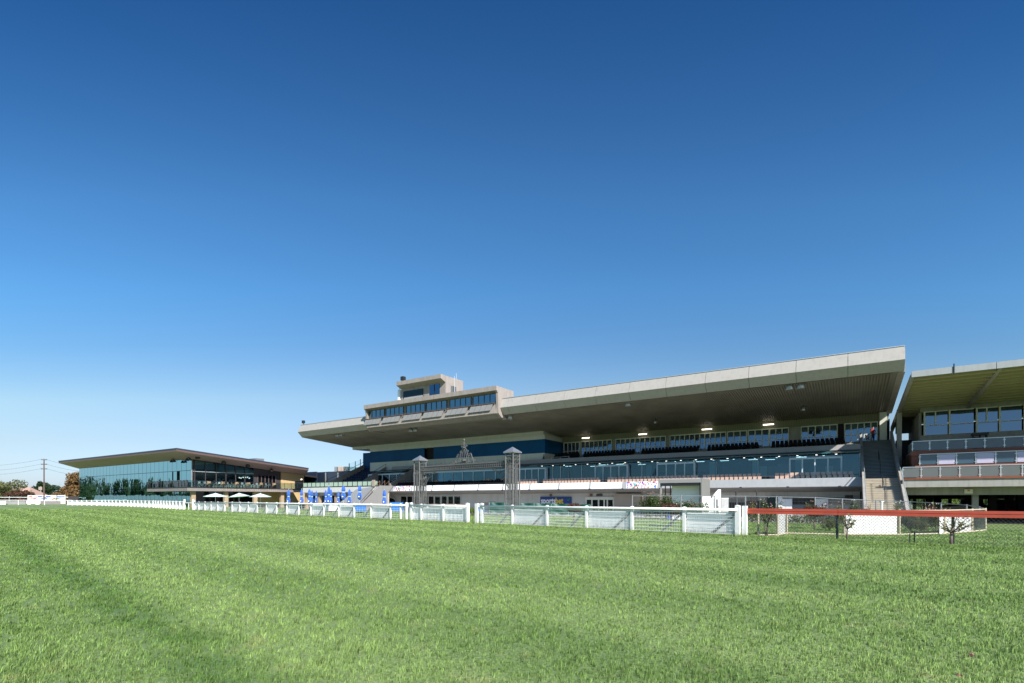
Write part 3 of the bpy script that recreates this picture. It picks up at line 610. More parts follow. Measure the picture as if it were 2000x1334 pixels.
# fixtures under the roof
def floodlight(x, y, n, lab, two=True, small=False):
    s, z = S(x, n), ZZ(x, y, n); t = thing('floodlight', lab, 'floodlight', (s, n, z), group='floodlights under the stand roof'); k = .7 if small else 1.35
    for q in ((-.38, .38) if two else (0,)):
        part('lamp_head', MB().lathe((s+q*k, n, z), [(.10*k, .30*k), (.26*k, .05*k), (.30*k, -.25*k), (.27*k, -.27*k)], 12), M['steel'], t, True)
    part('bracket', MB().tube((s-.5*k, n+.1, z+.4*k), (s+.5*k, n+.1, z+.4*k), .04).tube((s, n+.1, z+.35*k), (s, n+.1, z+.7*k), .05), M['dark'], t)
floodlight(663, 848.5, 60.2, 'pair of silver floodlights under the left tip of the roof')
floodlight(807, 839, 60.6, 'pair of silver floodlights under the commentary box')
floodlight(991, 814, 60.0, 'pair of silver floodlights at the right corner of the commentary box')
floodlight(1227, 788, 60.2, 'single silver floodlight under the middle of the roof edge', False)
floodlight(1553, 754, 60.0, 'pair of pale floodlights under the right part of the roof edge')
floodlight(1280, 824, 68, 'small pale lamp on the soffit before the upper windows', False, True)
floodlight(1569, 799, 66, 'small white lamp high on the right soffit', False, True)
# iron entry in the upper terrace: low rail
single('terrace_rail', MB().path([(S(1077, 70.6), 70.6, 8.1), (S(1111, 70.6), 70.6, 8.15)], .035).tube((S(1077, 70.6), 70.6, 7.2), (S(1077, 70.6), 70.6, 8.1), .03).tube((S(1094, 70.6), 70.6, 7.2), (S(1094, 70.6), 70.6, 8.12), .03).tube((S(1111, 70.6), 70.6, 7.2), (S(1111, 70.6), 70.6, 8.15), .03), M['alu'], 'short silver handrail on the upper terrace beside the glazed block', 'handrail', (S(1090, 70.6), 70.6, 7.2))
for xa in (838, 898, 935, 948):
    pass
# ------------------------------------------------------------------ staircase between the stands
st = thing('staircase', 'wide concrete staircase with solid side walls climbing between the two stands', 'staircase', (2.7, 53, GZ))
def zt(n): return 3.65+(n-63.6)*.43 if n < 63.6 else (3.65 if n < 64.6 else 3.65+(n-64.6)*.46)
def steps(n0, z0, cnt, dn, dz):
    p = [(n0, z0)]
    for i in range(cnt): p += [(n0+i*dn, z0+(i+1)*dz), (n0+(i+1)*dn, z0+(i+1)*dz)]
    return p
lo = steps(53.7, GZ, 25, .396, .17); up = steps(64.7, 3.65, 29, .37, .1707)
part('lower_flight', MB().px(lo+[(63.6, GZ)], 1.37, 4.08), M['ochre'], st)
part('landing', MB().box(1.37, 4.08, 63.61, 64.69, 3.1, 3.65), M['ochre'], st)
part('upper_flight', MB().px(up+[(up[-1][0], 3.1), (64.7, 3.1)], 1.37, 4.08), M['stair'], st)
ms = MB()  # dark strips added at step edges to draw shade lines between treads
for i in range(25): ms.box(1.38, 4.07, 53.7+i*.396-.012, 53.7+i*.396+.03, GZ+(i+1)*.17-.035, GZ+(i+1)*.17+.006)
part('step_shade_strip', ms, M['stair'], st); ms = MB()
for i in range(29): ms.box(1.38, 4.07, 64.7+i*.37-.012, 64.7+i*.37+.03, 3.65+(i+1)*.1707-.035, 3.65+(i+1)*.1707+.006)
part('step_shade_strip', ms, M['dark'], st)
def rake(s0, s1, h=.95): return MB().px([(53.4, GZ), (53.4, zt(53.4)+h-.3), (63.6, zt(63.6)+h), (64.6, 3.65+h), (75.6, zt(75.6)+h), (75.6, zt(75.6)-.4), (64.6, 2.9), (62, GZ+1.2), (60, GZ)], s0, s1)
part('side_wall', rake(1.12, 1.36), M['conc'], st); part('side_wall', rake(4.09, 4.36), M['conc'], st)
part('handrail', MB().path([(1.3, 53.4, 1.0), (1.3, 63.5, 5.0), (1.3, 66, 5.5)], .035).path([(4.2, 53.4, .9), (4.2, 63.5, 4.95)], .035), M['alu'], st)
mb = MB()
for n in (57.5, 61.5, 65.8, 69.5): mb.tube((2.75, n, zt(n)), (2.75, n, zt(n)+1.1), .035)
mb.path([(2.75, 57.5, zt(57.5)+1.1), (2.75, 61.5, zt(61.5)+1.1)], .03).path([(2.75, 65.8, zt(65.8)+1.1), (2.75, 69.5, zt(69.5)+1.1)], .03)
part('centre_rail', mb, M['dark'], st)
single('floor_slab', MB().box(1.0, 4.5, 75.45, 80, 8.2, 8.6), M['conc'], 'dark concrete landing slab at the top of the stairs', 'slab', (2.7, 77, 8.4))
# ------------------------------------------------------------------ the older stand on the right
rs = thing('grandstand', 'older stand on the right with olive sheet roof, timber-edged tiers and open undercroft', 'grandstand', (20, 60, GZ)); RE = 46
RP = [(58, 13.0), (58, 12.55), (72, 11.72), (84, 11.0), (84, 11.5)]
rf = part('roof', MB().px([(58.2, 12.95), (58.2, 12.75), (84, 11.2), (84, 11.4)], 4.72, RE), M['olivesheet'], rs)
part('fascia', MB().box(4.7, 10.3, 57.95, 58.15, 12.5, 13.05).box(10.34, 17.5, 57.95, 58.15, 12.5, 13.05).box(17.54, RE, 57.95, 58.15, 12.5, 13.05), M['parapet'], rf)
for i in range(15):
    n = 58.9+1.25*i; z = 12.62-(n-58)*.0602
    part('purlin', MB().box(4.9, RE, n-.16, n+.16, z-.2, z+.1), M['purlin'], rf)
for s in (4.75, 10.6, 17.6, 24.6, 31.6):
    part('rafter', MB().px([(58.1, 12.72), (58.1, 12.45), (74, 11.0), (84, 10.4), (84, 11.1)], s-.14, s+.14), M['conc'], rf)
mb = MB()
for i in range(140): s = 4.9+.2935*i; mb.px([(58.3, 12.74), (58.3, 12.69), (80, 11.39), (80, 11.44)], s, s+.08)
part('sheet_ribs', mb, M['olivesheet'], rf)
part('end_column', MB().box(4.5, 4.95, 71.6, 72.1, 4.0, 11.6), M['conc'], rs)
part('roof_pole', MB().tube((7.6, 57.93, 12.4), (7.6, 57.93, 13.3), .05), M['dark'], rf)
part('window_wall', MB().box(6.6, RE, 72.05, 72.4, 7.0, 8.6).box(6.6, RE, 72.05, 72.4, 11.15, 12.0), M['conc'], rs)
part('side_wall', MB().box(6.5, 6.75, 72.45, 84, 3.5, 11.2), M['conc'], rs)
part('rear_wall', MB().box(4.9, 6.5, 80, 80.3, 3.5, 8.9).box(4.9, 6.5, 80, 80.3, 9.75, 11.4), M['navy'], rs)
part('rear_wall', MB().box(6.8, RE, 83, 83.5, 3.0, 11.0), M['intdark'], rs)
for (xa, xb) in ((1804, 1851), (1853, 1902), (1906, 1949), (1951, 1996), (1999, 2050), (2052, 2120)):
    sa, sb = S(xa, 72), S(xb, 72); g = part('window', MB().box(sa, sb, 72.1, 72.14, 8.6, 11.15), M['gl_up'], rs)
    f = MB().box(sa, sa+.14, 71.95, 72.09, 8.55, 11.2).box(sa, sb, 71.96, 72.09, 11.1, 11.2).box(sa, sb, 71.97, 72.09, 9.6, 9.68)
    if xa in (1804, 1906): u = (sa+sb)/2; f.box(u-.05, u+.05, 71.97, 72.088, 9.7, 11.1)
    part('window_frame', f, M['cream'], g)
def balus(name, s0, s1, n, z0, z1, pitch, gm, parent, alt=None):
    b = part(name, MB().box(s0, s1, n-.04, n+.04, z1, z1+.06), M['alu'], parent); c = int(round((s1-s0)/pitch)); pitch = (s1-s0)/c; f = MB()
    for i in range(c+1):
        u = s0+pitch*i; f = MB().box(u-.035, u+.035, n-.05, n-.01, z0, z1)
        for z in (z0+.2, z1-.2): f.box(u-.1, u+.1, n-.045, n-.015, z-.03, z+.03)
        part('baluster_post', f, M['alu'], b)
    for i in range(c):
        g = gm if not alt else alt[i % 2]
        part('glass_panel', MB().box(s0+pitch*i+.07, s0+pitch*(i+1)-.07, n, n+.02, z0+.05, z1-.04), M[g], b)
    return b
SD = S(1763, 60)
part('tier_slab', MB().box(SD, RE, 60, 74, 2.66, 3.36), M['conc'], rs)
part('tier_edge', MB().box(SD, RE, 59.9, 60.3, 3.37, 3.5), M['timber'], rs)
balus('balustrade', SD+.02, RE, 60.1, 3.52, 4.5, 1.33, 'g_grey', rs)
T2 = S(1790, 62.5)
part('tier_slab', MB().box(T2, RE, 62.6, 74, 3.38, 4.6), M['timber'], rs); part('tier_edge', MB().box(T2-.1, RE, 62.4, 62.58, 4.55, 4.78), M['timber'], rs)
balus('balustrade', T2+.25, RE, 62.5, 4.8, 5.82, 1.33, 'g_grey', rs, ('gl_right', 'lilac'))
T3 = S(1781, 65)
part('tier_slab', MB().box(T3, RE, 65.2, 74, 4.62, 6.2), M['timber'], rs); part('tier_edge', MB().box(T3-.1, RE, 65.0, 65.18, 5.9, 6.38), M['timber'], rs)
part('tier_deck', MB().box(T3, RE, 65.2, 72, 6.21, 6.4).box(6.6, RE, 70.6, 72.0, 6.41, 8.0), M['conc'], rs)
balus('balustrade', T3+.05, RE, 65.1, 6.4, 7.32, 1.36, 'gl_right', rs)
part('end_balustrade', MB().box(T3, T3+.03, 65.3, 69, 6.5, 7.3), M['gl_rail'], rs)
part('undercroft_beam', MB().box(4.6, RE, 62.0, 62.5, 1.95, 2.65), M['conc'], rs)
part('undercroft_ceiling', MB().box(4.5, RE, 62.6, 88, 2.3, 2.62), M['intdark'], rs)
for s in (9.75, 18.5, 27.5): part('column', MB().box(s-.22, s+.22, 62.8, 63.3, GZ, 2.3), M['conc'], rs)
for (s, n) in ((8.0, 78), (11.5, 78), (15, 78), (20, 76), (6.2, 84), (9.6, 86), (13.4, 86), (17.4, 86), (12.2, 70), (24, 80)): part('column', MB().box(s-.3, s+.3, n, n+.6, GZ, 2.3), M['intdark'], rs)  # inner columns near black: undercroft shade put into their colour
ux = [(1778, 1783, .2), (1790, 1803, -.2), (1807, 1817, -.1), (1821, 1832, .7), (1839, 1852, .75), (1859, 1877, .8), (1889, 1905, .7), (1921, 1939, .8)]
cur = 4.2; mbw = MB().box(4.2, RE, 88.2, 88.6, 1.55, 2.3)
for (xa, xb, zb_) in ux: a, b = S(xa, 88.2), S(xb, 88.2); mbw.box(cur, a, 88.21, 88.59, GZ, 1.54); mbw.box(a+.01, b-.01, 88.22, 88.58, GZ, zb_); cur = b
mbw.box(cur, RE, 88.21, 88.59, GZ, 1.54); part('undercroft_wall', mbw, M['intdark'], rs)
part('undercroft_floor', MB().box(4.4, RE, 60.5, 88.1, GZ-.1, GZ+.05), M['intdark'], rs)  # near-black paving: shade under the stand put into the floor colour
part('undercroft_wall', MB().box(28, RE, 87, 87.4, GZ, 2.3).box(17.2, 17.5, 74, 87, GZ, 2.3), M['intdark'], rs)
sn = single('notice_sign', MB().box(S(1883.5, 61.9), S(1900, 61.9), 61.85, 61.95, ZZ(1890, 964, 61.9), ZZ(1890, 955.5, 61.9)).box(S(1889.5, 61.8), S(1894.5, 61.8), 61.82, 61.84, ZZ(1890, 959.3, 61.9), ZZ(1890, 956.8, 61.9), 1), [M['cream'], M['print_red']], 'small cream notice with a red symbol fixed to the undercroft beam', 'sign', (S(1891, 61.9), 61.9, 2.2))
single('bar_kiosk', MB().box(S(1898, 70), S(1930, 70), 69.6, 70.5, 8.1, 8.35).box(S(1900, 70), S(1928, 70), 69.8, 70.5, 6.4, 7.2).box(S(1900, 70), S(1903, 70), 69.8, 70.4, 7.2, 8.1).box(S(1913, 70), S(1915, 70), 69.8, 70.4, 7.2, 8.1).box(S(1926, 70), S(1928, 70), 69.8, 70.4, 7.2, 8.1), M['dark'], 'dark serving counter with a flat canopy below the right stand windows', 'counter', (S(1914, 70), 70, 6.4))
# ------------------------------------------------------------------ terrace wing at the left of the stand
lt = thing('terrace_wing', 'low terrace wing left of the stand with frosted green balustrade and raking walls', 'terrace', (-80, 62.5, GZ))
TL = S(593, 62.5)
part('terrace_slab', MB().px([(62.3, 3.78), (62.3, 2.85), (62.8, 2.7), (76, 2.7), (76, 3.78)], TL, S(741, 62.5)), M['offwhite'], lt)
part('terrace_slab', MB().box(S(741, 62.5)+.01, -68.2, 63.4, 76, 2.7, 3.7), M['conc'], lt)
b = part('balustrade', MB().box(TL, S(738, 62.4), 62.36, 62.44, 4.78, 4.85), M['dark'], lt); f = MB(); c = 16; pt = (S(738, 62.4)-TL)/c
for i in range(c+1): u = TL+pt*i; f.box(u-.04, u+.04, 62.36, 62.4, 3.79, 4.78)
f.box(TL, S(738, 62.4), 62.35, 62.44, 3.79, 3.95); part('baluster_post', f, M['dark'], b)
for i in range(c): part('glass_panel', MB().box(TL+pt*i+.08, TL+pt*(i+1)-.08, 62.41, 62.43, 3.97, 4.76), M['frosted'], b)
part('undercroft_wall', MB().box(TL, -68, 68, 68.3, GZ, 2.7), M['black'], lt)
for x in (597, 622, 679, 655): part('column', MB().box(S(x, 62.9)-.3, S(x, 62.9)+.3, 62.9, 63.4, GZ, 2.69), M['stone'], lt)
part('soffit_beam', MB().box(TL, S(738, 63), 62.9, 63.3, 2.2, 2.695), M['conc'], lt)
def rakew(s, t, n0, z0, n1, z1, zb=3.79): return MB().px([(n0, zb), (n0, z0), (n1, z1), (n1, zb)], s-t/2, s+t/2)
for (s, n0, z0, n1, z1) in ((-86, 63.6, 4.6, 74, 9.3), (-76.6, 63.6, 4.4, 70.5, 7.9), (-68.05, 63.5, 4.3, 70.5, 7.75)):
    part('raking_wall', rakew(s, .35, n0, z0, n1, z1), M['brown'], lt)
    part('raking_rail', MB().path([(s, n0, z0+.55), (s, n1, z1+.55)], .04).tube((s, n0, z0), (s, n0, z0+.55), .035).tube((s, (n0+n1)/2, (z0+z1)/2), (s, (n0+n1)/2, (z0+z1)/2+.55), .035).tube((s, n1, z1), (s, n1, z1+.55), .035), M['dark'], lt)
tp = [(65.0, 3.79), (76, 3.79), (76, 8.0)]
for i in range(9): tp += [(74-.9*i, 8.0-.42*i), (74-.9*i, 8.0-.42*(i+1))]
part('seating_steps', MB().px(tp, -85.8, -76.8), M['conc'], lt)
for r_ in range(7):
    row('navy_chair', -85.5, -77.1, 66.9+.9*r_, 4.24+.42*r_+.42, f'navy seat, # from left, {ordw(r_+1)} row up in the left seating block', 'navy seats in the left seating block', .52)
gb = part('glass_screen', MB().box(-86.1, -86.0, 68, 74, 7.4, 8.2), M['gl_rail'], lt)
for (xa, ya, n) in ((682, 905, 73), (694, 901, 74), (704, 897, 75)):
    part('screen_post', MB().box(S(xa, n)-.07, S(xa, n)+.07, n-.06, n+.06, 7.5, ZZ(xa, ya, n)), M['dark'], lt)
part('glass_screen', MB().add([(S(682, 73), 73, 8.3), (S(709, 75), 75, 8.9), (S(709, 75), 75, ZZ(709, 896, 75)), (S(682, 73), 73, ZZ(682, 905, 73))], [(0, 1, 2, 3)]), M['gl_rail'], lt)
part('rear_wall', MB().box(S(560, 76.2), -86.5, 76.1, 76.5, GZ, ZZ(640, 921.5, 76.2)), M['navy'], lt)
for x in (636, 648, 660): part('rear_post', MB().box(S(x, 76)-.12, S(x, 76)+.12, 75.9, 76.05, 3.8, ZZ(x, 923, 76)), M['alu'], lt)
part('stair_gate', MB().box(S(727, 62.2), S(732.5, 62.2), 62.1, 62.25, 3.8, 4.95), M['rollertan'], lt)
# outer stairs down to the forecourt
os_ = thing('outer_stairs', 'pale concrete outdoor stairs with brown rails descending left from the terrace wing', 'stairs', (S(715, 60.5), 60.5, GZ))
s_hi, s_lo = S(748, 60.8), S(703, 60.8); pr = [(s_lo, GZ)]; cnt = 24
for i in range(cnt): pr += [(s_lo+(s_hi-s_lo)*i/cnt, GZ+4.38*(i+1)/cnt), (s_lo+(s_hi-s_lo)*(i+1)/cnt, GZ+4.38*(i+1)/cnt)]
pr += [(s_hi, GZ)]
part('steps', MB().py(pr, 60.2, 62.2), M['ochre'], os_)
part('side_wall', MB().py([(s_lo-.3, GZ), (s_lo, GZ+.3), (s_hi, 3.85), (S(768, 60), 3.75), (S(757, 60), 2.5), (S(757, 60), GZ)], 60.0, 60.19), M['fascia'], os_)
part('side_wall', MB().py([(S(640, 61.6), GZ), (S(690, 61.6), 3.3), (S(723, 61.6), 3.75), (S(722, 61.6), 2.9), (S(690, 61.6), GZ)], 62.21, 62.29), M['parapet'], os_)
mb = MB()
for (dn, dz) in ((60.1, .95), (61.2, 1.0), (62.15, 1.0)):
    mb.path([(s_lo, dn, GZ+dz), (s_hi, dn, 3.8+dz-.1)], .05)
    for q in (0, .33, .66, 1): s = s_lo+(s_hi-s_lo)*q; z = GZ+4.3*q; mb.tube((s, dn, z), (s, dn, z+dz), .04)
mb.path([(s_lo, 60.1, GZ+.45), (s_hi, 60.1, 4.15)], .035)
part('handrail', mb, M['brownrail'], os_)
# railing, barrels and tables on the terrace behind the left boards
tr_ = MB(); y0 = 65.6
for (xa, xb) in ((775, 809), (826, 850)):
    for z in (4.35, 4.8): tr_.path([(S(xa, y0), y0, z), (S(xb, y0), y0, z)], .03)
    for x in (xa, (xa+xb)/2, xb): tr_.tube((S(x, y0), y0, 3.7), (S(x, y0), y0, 4.82), .035)
single('terrace_rail', tr_, M['dark'], 'black metal railing on the terrace behind the left gate pillar', 'railing', (S(800, y0), y0, 3.7))
def barrel_mesh():
    t = MB().lathe((0, 0, 0), [(.27, 0), (.34, .25), (.365, .5), (.34, .78), (.27, 1.02)], 14); return t
def barrel(x, n, z, lab, grp, s=None, k=1.0):
    s = S(x, n) if s is None else s
    t = thing('barrel', lab, 'barrel', (s, n, z), group=grp)
    m = MB().lathe((s, n, z), [(.27*k, 0), (.34*k, .25*k), (.365*k, .5*k), (.34*k, .78*k), (.27*k, 1.02*k)], 14); part('cask', m, M['barrel'], t, True)
    h = MB()
    for zz in (.12, .36, .68, .92): r_ = .29+.08*math.sin(math.pi*zz/1.02); h.lathe((s, n, z), [(r_*k, zz*k-.025), (r_*k, zz*k+.025)], 14)
    part('hoop', h, M['dark'], t); return t
for x, lb in ((851.5, 'oak barrel beside the black railing on the lower terrace'), (955, 'oak barrel with a white top, left of the terrace bin'), (982.5, 'oak barrel nearest the right gate pillar, on the terrace')): barrel(x, 66.6, 3.7, lb, 'oak barrels on the lower terrace', k=1.15)
single('terrace_bin', MB().lathe((S(972.5, 66.8), 66.8, 3.7), [(.32, 0), (.42, .5), (.45, .95), (.3, 1.12)], 10), M['dark'], 'dark rounded bin between two oak barrels on the terrace', 'bin', (S(972.5, 66.8), 66.8, 3.7))
# ------------------------------------------------------------------ the glass pavilion far left
pv = thing('pavilion', 'modern pavilion with mirrored blue glass front, flared roof and wraparound balcony', 'pavilion', (-110, 55, -.2)); SB, NA = -104.2, 47.2
cnt = 30; W0 = -162.7; pw = (SB-.15-W0)/cnt
opens = {round((S(353, NA)-W0)/pw-.5): 1, round((S(339, NA)-W0)/pw-.5): 2}
for i in range(cnt):
    a, b = W0+pw*i+.02, W0+pw*(i+1)-.02; zt_ = 9.2-.1*i/cnt
    tl1, tl2 = random.uniform(-.007, .007), random.uniform(-.005, .005)
    part('glass_panel', MB().px([(NA+tl1, 7.04), (NA-tl1*.5, zt_), (NA-tl1*.5+.05, zt_), (NA+tl1+.05, 7.04)], a+.02, b-.02), M['gl_blue'], pv)
    if i in opens:
        if opens[i] == 1: part('open_door', MB().box(a, a+(b-a)*.6, NA+.3, NA+.35, 3.7, 6.97), M['black'], pv); part('glass_panel', MB().box(a+(b-a)*.66, b, NA, NA+.05, 3.7, 6.97), M['gl_blue'], pv)
        else: part('open_door', MB().box(a, a+(b-a)*.22, NA+.3, NA+.35, 3.7, 6.97), M['black'], pv); part('glass_panel', MB().box(a+(b-a)*.25, b, NA, NA+.05, 3.7, 6.97), M['gl_blue'], pv)
    else: part('glass_panel', MB().px([(NA+tl2, 3.73), (NA-tl2, 6.96), (NA-tl2+.05, 6.96), (NA+tl2+.05, 3.73)], a+.02, b-.02), M['gl_blue'], pv)
    part('glass_panel', MB().box(a+.02, b-.02, NA, NA+.05, -.2, 3.64), M['gl_blue'], pv)
part('core_wall', MB().box(W0, SB-.6, NA+.36, NA+.6, -.2, 9.0), M['shadeclad'], pv)
part('core_wall', MB().box(W0, W0+.3, NA+.6, 75, -.2, 8.8).box(W0, SB-1, 75, 75.4, -.2, 8), M['navy'], pv)
def ztB(n): return 9.1-(n-47.2)*(2.15/24)
part('corner_post', MB().box(SB-.13, SB, NA-.02, NA+.12, -.2, 9.05), M['alu'], pv)
NW = N(495.5, SB); ns = [NA+.15]+[N(x, SB) for x in (380, 401, 422, 441, 460, 478)]+[NW]
for a, b in zip(ns, ns[1:]):
    g = part('glass_panel', MB().px([(a+.04, 3.72), (b-.04, 3.72), (b-.04, ztB(b)-.05), (a+.04, ztB(a)-.05)], SB-.03, SB), M['gl_box'], pv)
    zc = 7.35-(a-NA)*.06
    part('blind', MB().px([(a+.12, zc), (b-.12, zc), (b-.12, ztB(b)-.2), (a+.12, ztB(a)-.2)], SB-.28, SB-.22), M['blind'], pv)
    part('mullion', MB().px([(a-.07, 3.7), (a+.07, 3.7), (a+.07, ztB(a)), (a-.07, ztB(a))], SB-.12, SB+.1), M['shadeclad'], pv)
part('transom', MB().box(SB-.08, SB+.06, NA+.1, NW, 6.75, 6.87), M['alu'], pv)
part('upper_floor', MB().box(-125, SB, NA+.61, 74.9, 3.2, 3.68), M['intdark'], pv)
part('upper_ceiling', MB().px([(NA+.61, 8.5), (NA+.61, 8.9), (74.9, 6.9), (74.9, 6.5)], -125, SB-.35), M['intdark'], pv)
part('room_wall', MB().box(-125.2, -125, NA+.6, 75, -.2, 9), M['intdark'], pv)
part('cladding', MB().px([(NW, 3.7), (N(548, SB), 3.7), (N(548, SB), ztB(N(548, SB))), (NW, ztB(NW))], SB-.3, SB+.02), M['shadeclad'], pv)
f = MB()
for i in range(6): n = N(503, SB)+(N(538, SB)-N(503, SB))*i/5; f.box(SB+.03, SB+.12, n-.08, n+.08, 3.72, 6.5)
part('bifold_door', f.box(SB+.025, SB+.05, N(503, SB), N(538, SB), 3.72, 6.5, 1), [M['roofbrown'], M['gl_dark']], pv)
tw0, tw1 = N(548, SB), N(593, SB)
part('timber_wall', MB().px([(tw0+.02, 3.7), (tw1, 3.7), (tw1, ztB(tw1)), (tw0+.02, ztB(tw0))], SB-.3, SB+.15), M['tan'], pv)
part('bar_opening', MB().box(SB+.1, SB+.2, N(575, SB), N(591, SB), 3.75, 5.6), M['dark'], pv)
part('exit_light', MB().box(SB+.2, SB+.24, N(586.5, SB), N(589, SB), 5.9, 6.1), M['lamp'], pv)
# ground floor
part('ground_glazing', MB().box(SB-.03, SB, NA+.15, N(500, SB), -.2, 3.15), M['gl_dark'], pv)
part('ground_timber', MB().box(SB-.03, SB+.03, N(500, SB)+.02, N(596, SB), -.3, 3.15), M['tan'], pv)
BS0, BS1, BN = -116, -99.4, 44.3
part('balcony_slab', MB().pz([(BS0, BN), (BS1, BN), (BS1, 68), (SB+.2, 68), (SB+.2, NA-.02), (BS0, NA-.02)], 3.0, 3.7), M['slab'], pv)
part('balcony_edge', MB().box(BS0-.02, BS1+.02, BN-.03, BN-.002, 3.55, 3.74).box(BS1+.002, BS1+.03, BN, 68, 3.55, 3.74), M['dark'], pv)
for x in (376.8, 441, 498, 550.5): n = N(x, -100.5); part('column', MB().box(-100.8, -100.2, n-.35, n+.35, -.3, 2.99), M['stone'], pv)
gr = part('balustrade', MB().box(BS0, BS1, BN+.08, BN+.12, 4.83, 4.88).box(BS1-.12, BS1-.08, BN, 68, 4.83, 4.9), M['dark'], pv)
c = 14
for i in range(c): a = BS0+(BS1-BS0)*i/c; part('glass_panel', MB().box(a+.04, a+(BS1-BS0)/c-.04, BN+.09, BN+.11, 3.75, 5.0), M['gl_rail'], gr); 
f = MB()
for i in range(c+1): a = BS0+(BS1-BS0)*i/c; part('baluster_post', MB().box(a-.03, a+.03, BN+.02, BN+.08, 3.7, 4.85), M['dark'], gr)
for i in range(16): n = BN+.1+(68-BN-.1)*i/15; part('baluster_post', MB().box(BS1-.07, BS1-.02, n-.04, n+.04, 3.7, 4.86), M['dark'], gr)
for i in range(15): n = BN+.1+(68-BN-.1)*i/15; part('glass_panel', MB().box(BS1-.115, BS1-.1, n+.06, n+1.52, 3.78, 4.8), M['gl_rail'], gr)
put_text('WOLF BLASS  EVENT CENTRE', .62, N(486, BS1), BS1+.035, 3.28, M['rollertan'], pv, along='n', sx=1.52)
# roof: flared edges with a sloping soffit
rA, rB, rC, rD = (-166, 44.1, 11.14), (-101.1, 43.3, 10.75), (-101.1, 70.1, 8.5), (-166, 78, 8.6)
rf = part('roof', MB().add([rA, rB, rC, rD, (-150, 60, 10.6), (-112, 58, 10.2)], [(0, 1, 5, 4), (1, 2, 5), (2, 3, 4, 5), (3, 0, 4)]), M['roofnavy'], pv)
def strip(p, q, a, b, out=0):
    return [(p[0], p[1], p[2]-a), (q[0], q[1], q[2]-a), (q[0], q[1], q[2]-b), (p[0], p[1], p[2]-b)]
for (p, q) in ((rA, rB), (rB, rC), (rC, rD), (rD, rA)):
    d = Vector(q)-Vector(p); o = Vector((d.y, -d.x, 0)).normalized()*.1
    for (a, b_, mm, ob) in ((0, .22, 'roofnavy', 1), (.22, .6, 'roofbrown', .5)):
        P0 = [Vector(v)+o*ob for v in strip(p, q, a, b_)]; P1 = [Vector(v)-o for v in strip(p, q, a, b_)]
        part('roof_edge', MB().add(P0+P1, [(0, 3, 2, 1), (4, 5, 6, 7), (0, 1, 5, 4), (3, 7, 6, 2), (0, 4, 7, 3), (1, 2, 6, 5)]), M[mm], rf)
iA, iB, iC, iD = (-162.9, NA-.05, 9.22), (SB+.05, NA-.05, 9.12), (SB+.05, 71.4, 6.95), (-162.9, 75.5, 7.0)
dn = lambda p: (p[0], p[1], p[2]-.6)
for (p, q, u, v) in ((rA, rB, iB, iA), (rB, rC, iC, iB), (rD, rA, iA, iD), (rC, rD, iD, iC)):
    part('soffit', MB().quad(dn(p), dn(q), u, v), M['soffitL'], rf)
for s, n in ((-124, 60), (-112, 64)): part('roof_vent', MB().box(s-2, s+2, n-1, n+1, 9.4, 10.6), M['steel'], rf)
for j, (x, y, n) in enumerate(((337.5, 901, 46.2), (368, 898, 46.2))):
    s, z = S(x, n), ZZ(x, y, n); t = thing('spotlight', ('pair of black spotlights further from the glass corner, under the pavilion soffit', 'pair of black spotlights at the glass corner under the pavilion soffit')[j], 'spotlight', (s, n, z), group='black spotlights under the pavilion roof')
    for q in (-.55, .55): part('lamp_head', MB().lathe((s+q, n, z), [(.14, .28), (.3, .0), (.32, -.18)], 10), M['dark'], t)
    part('bracket', MB().tube((s-.6, n, z+.35), (s+.6, n, z+.35), .05).tube((s, n, z+.3), (s, n, z+.9), .05), M['dark'], t)
for j, (x, y) in enumerate(((386, 894), (437, 904), (484, 910), (530, 919))):
    s = SB+1.6; n = N(x, s); z = ZZ(x, y, n)
    single('spotlight', MB().lathe((s, n, z), [(.2, .35), (.42, .1), (.42, -.15), (.2, -.25)], 10).tube((s, n, z+.3), (s, n, z+.75), .06), M['dark'], f'single dark spotlight under the side soffit, {ordw(j+1)} from the glass corner', 'spotlight', (s, n, z), group='dark spotlights along the pavilion side soffit')
for j, x in enumerate((408, 435.5, 462.5, 485.5, 510.5, 535.5)):
    n = N(x, -100.4); barrel(x, n, 3.7, f'oak barrel standing on the pavilion balcony, {ordw(j+1)} from the corner', 'oak barrels on the pavilion balcony', s=-100.4, k=1.12)
def stool_mesh():
    mb = MB().box(-.2, .2, -.2, .2, .72, .78)
    for a in (-1, 1):
        for b in (-1, 1): mb.tube((.17*a, .17*b, .72), (.24*a, .24*b, 0), .025, None, 5)
    return mb.box(-.2, .2, .17, .2, .78, 1.1).mesh('bar_stool', [M['alu']])
stm = stool_mesh()
for j, x in enumerate((421, 427, 447, 453, 474, 478, 494, 500, 521, 526, 391, 398)):
    o = bpy.data.objects.new('bar_stool', stm); COL.objects.link(o); o.location = S2W(-100.7+.3*(j % 2), N(x, -100.6), 3.7); o.rotation_euler = (0, 0, ANG+j)
    tag(o, f'slim pale metal bar stool between the balcony barrels, {ordw(sorted((421, 427, 447, 453, 474, 478, 494, 500, 521, 526, 391, 398)).index(x)+1)} from the left', 'stool', 'bar stools on the pavilion balcony')
for j, (x, y) in enumerate(((467.5, 933), (471, 933.6), (475, 932.4), (479.5, 932.5), (483.5, 932.2), (487, 934))):
    s = SB-3; n = N(x, s); z = ZZ(x, y, n)
    t = thing('pendant_lamp', f'warm round pendant lamp hanging inside the pavilion, {ordw(j+1)} from the left', 'pendant lamp', (s, n, z), group='pendant lamps inside the pavilion')
    part('bulb', MB().lathe((s, n, z), [(.04, -.14), (.15, -.06), (.15, .06), (.04, .14)], 8), M['lamp'], t); part('cord', MB().tube((s, n, z+.14), (s, n, 7.0), .012, None, 4), M['dark'], t)
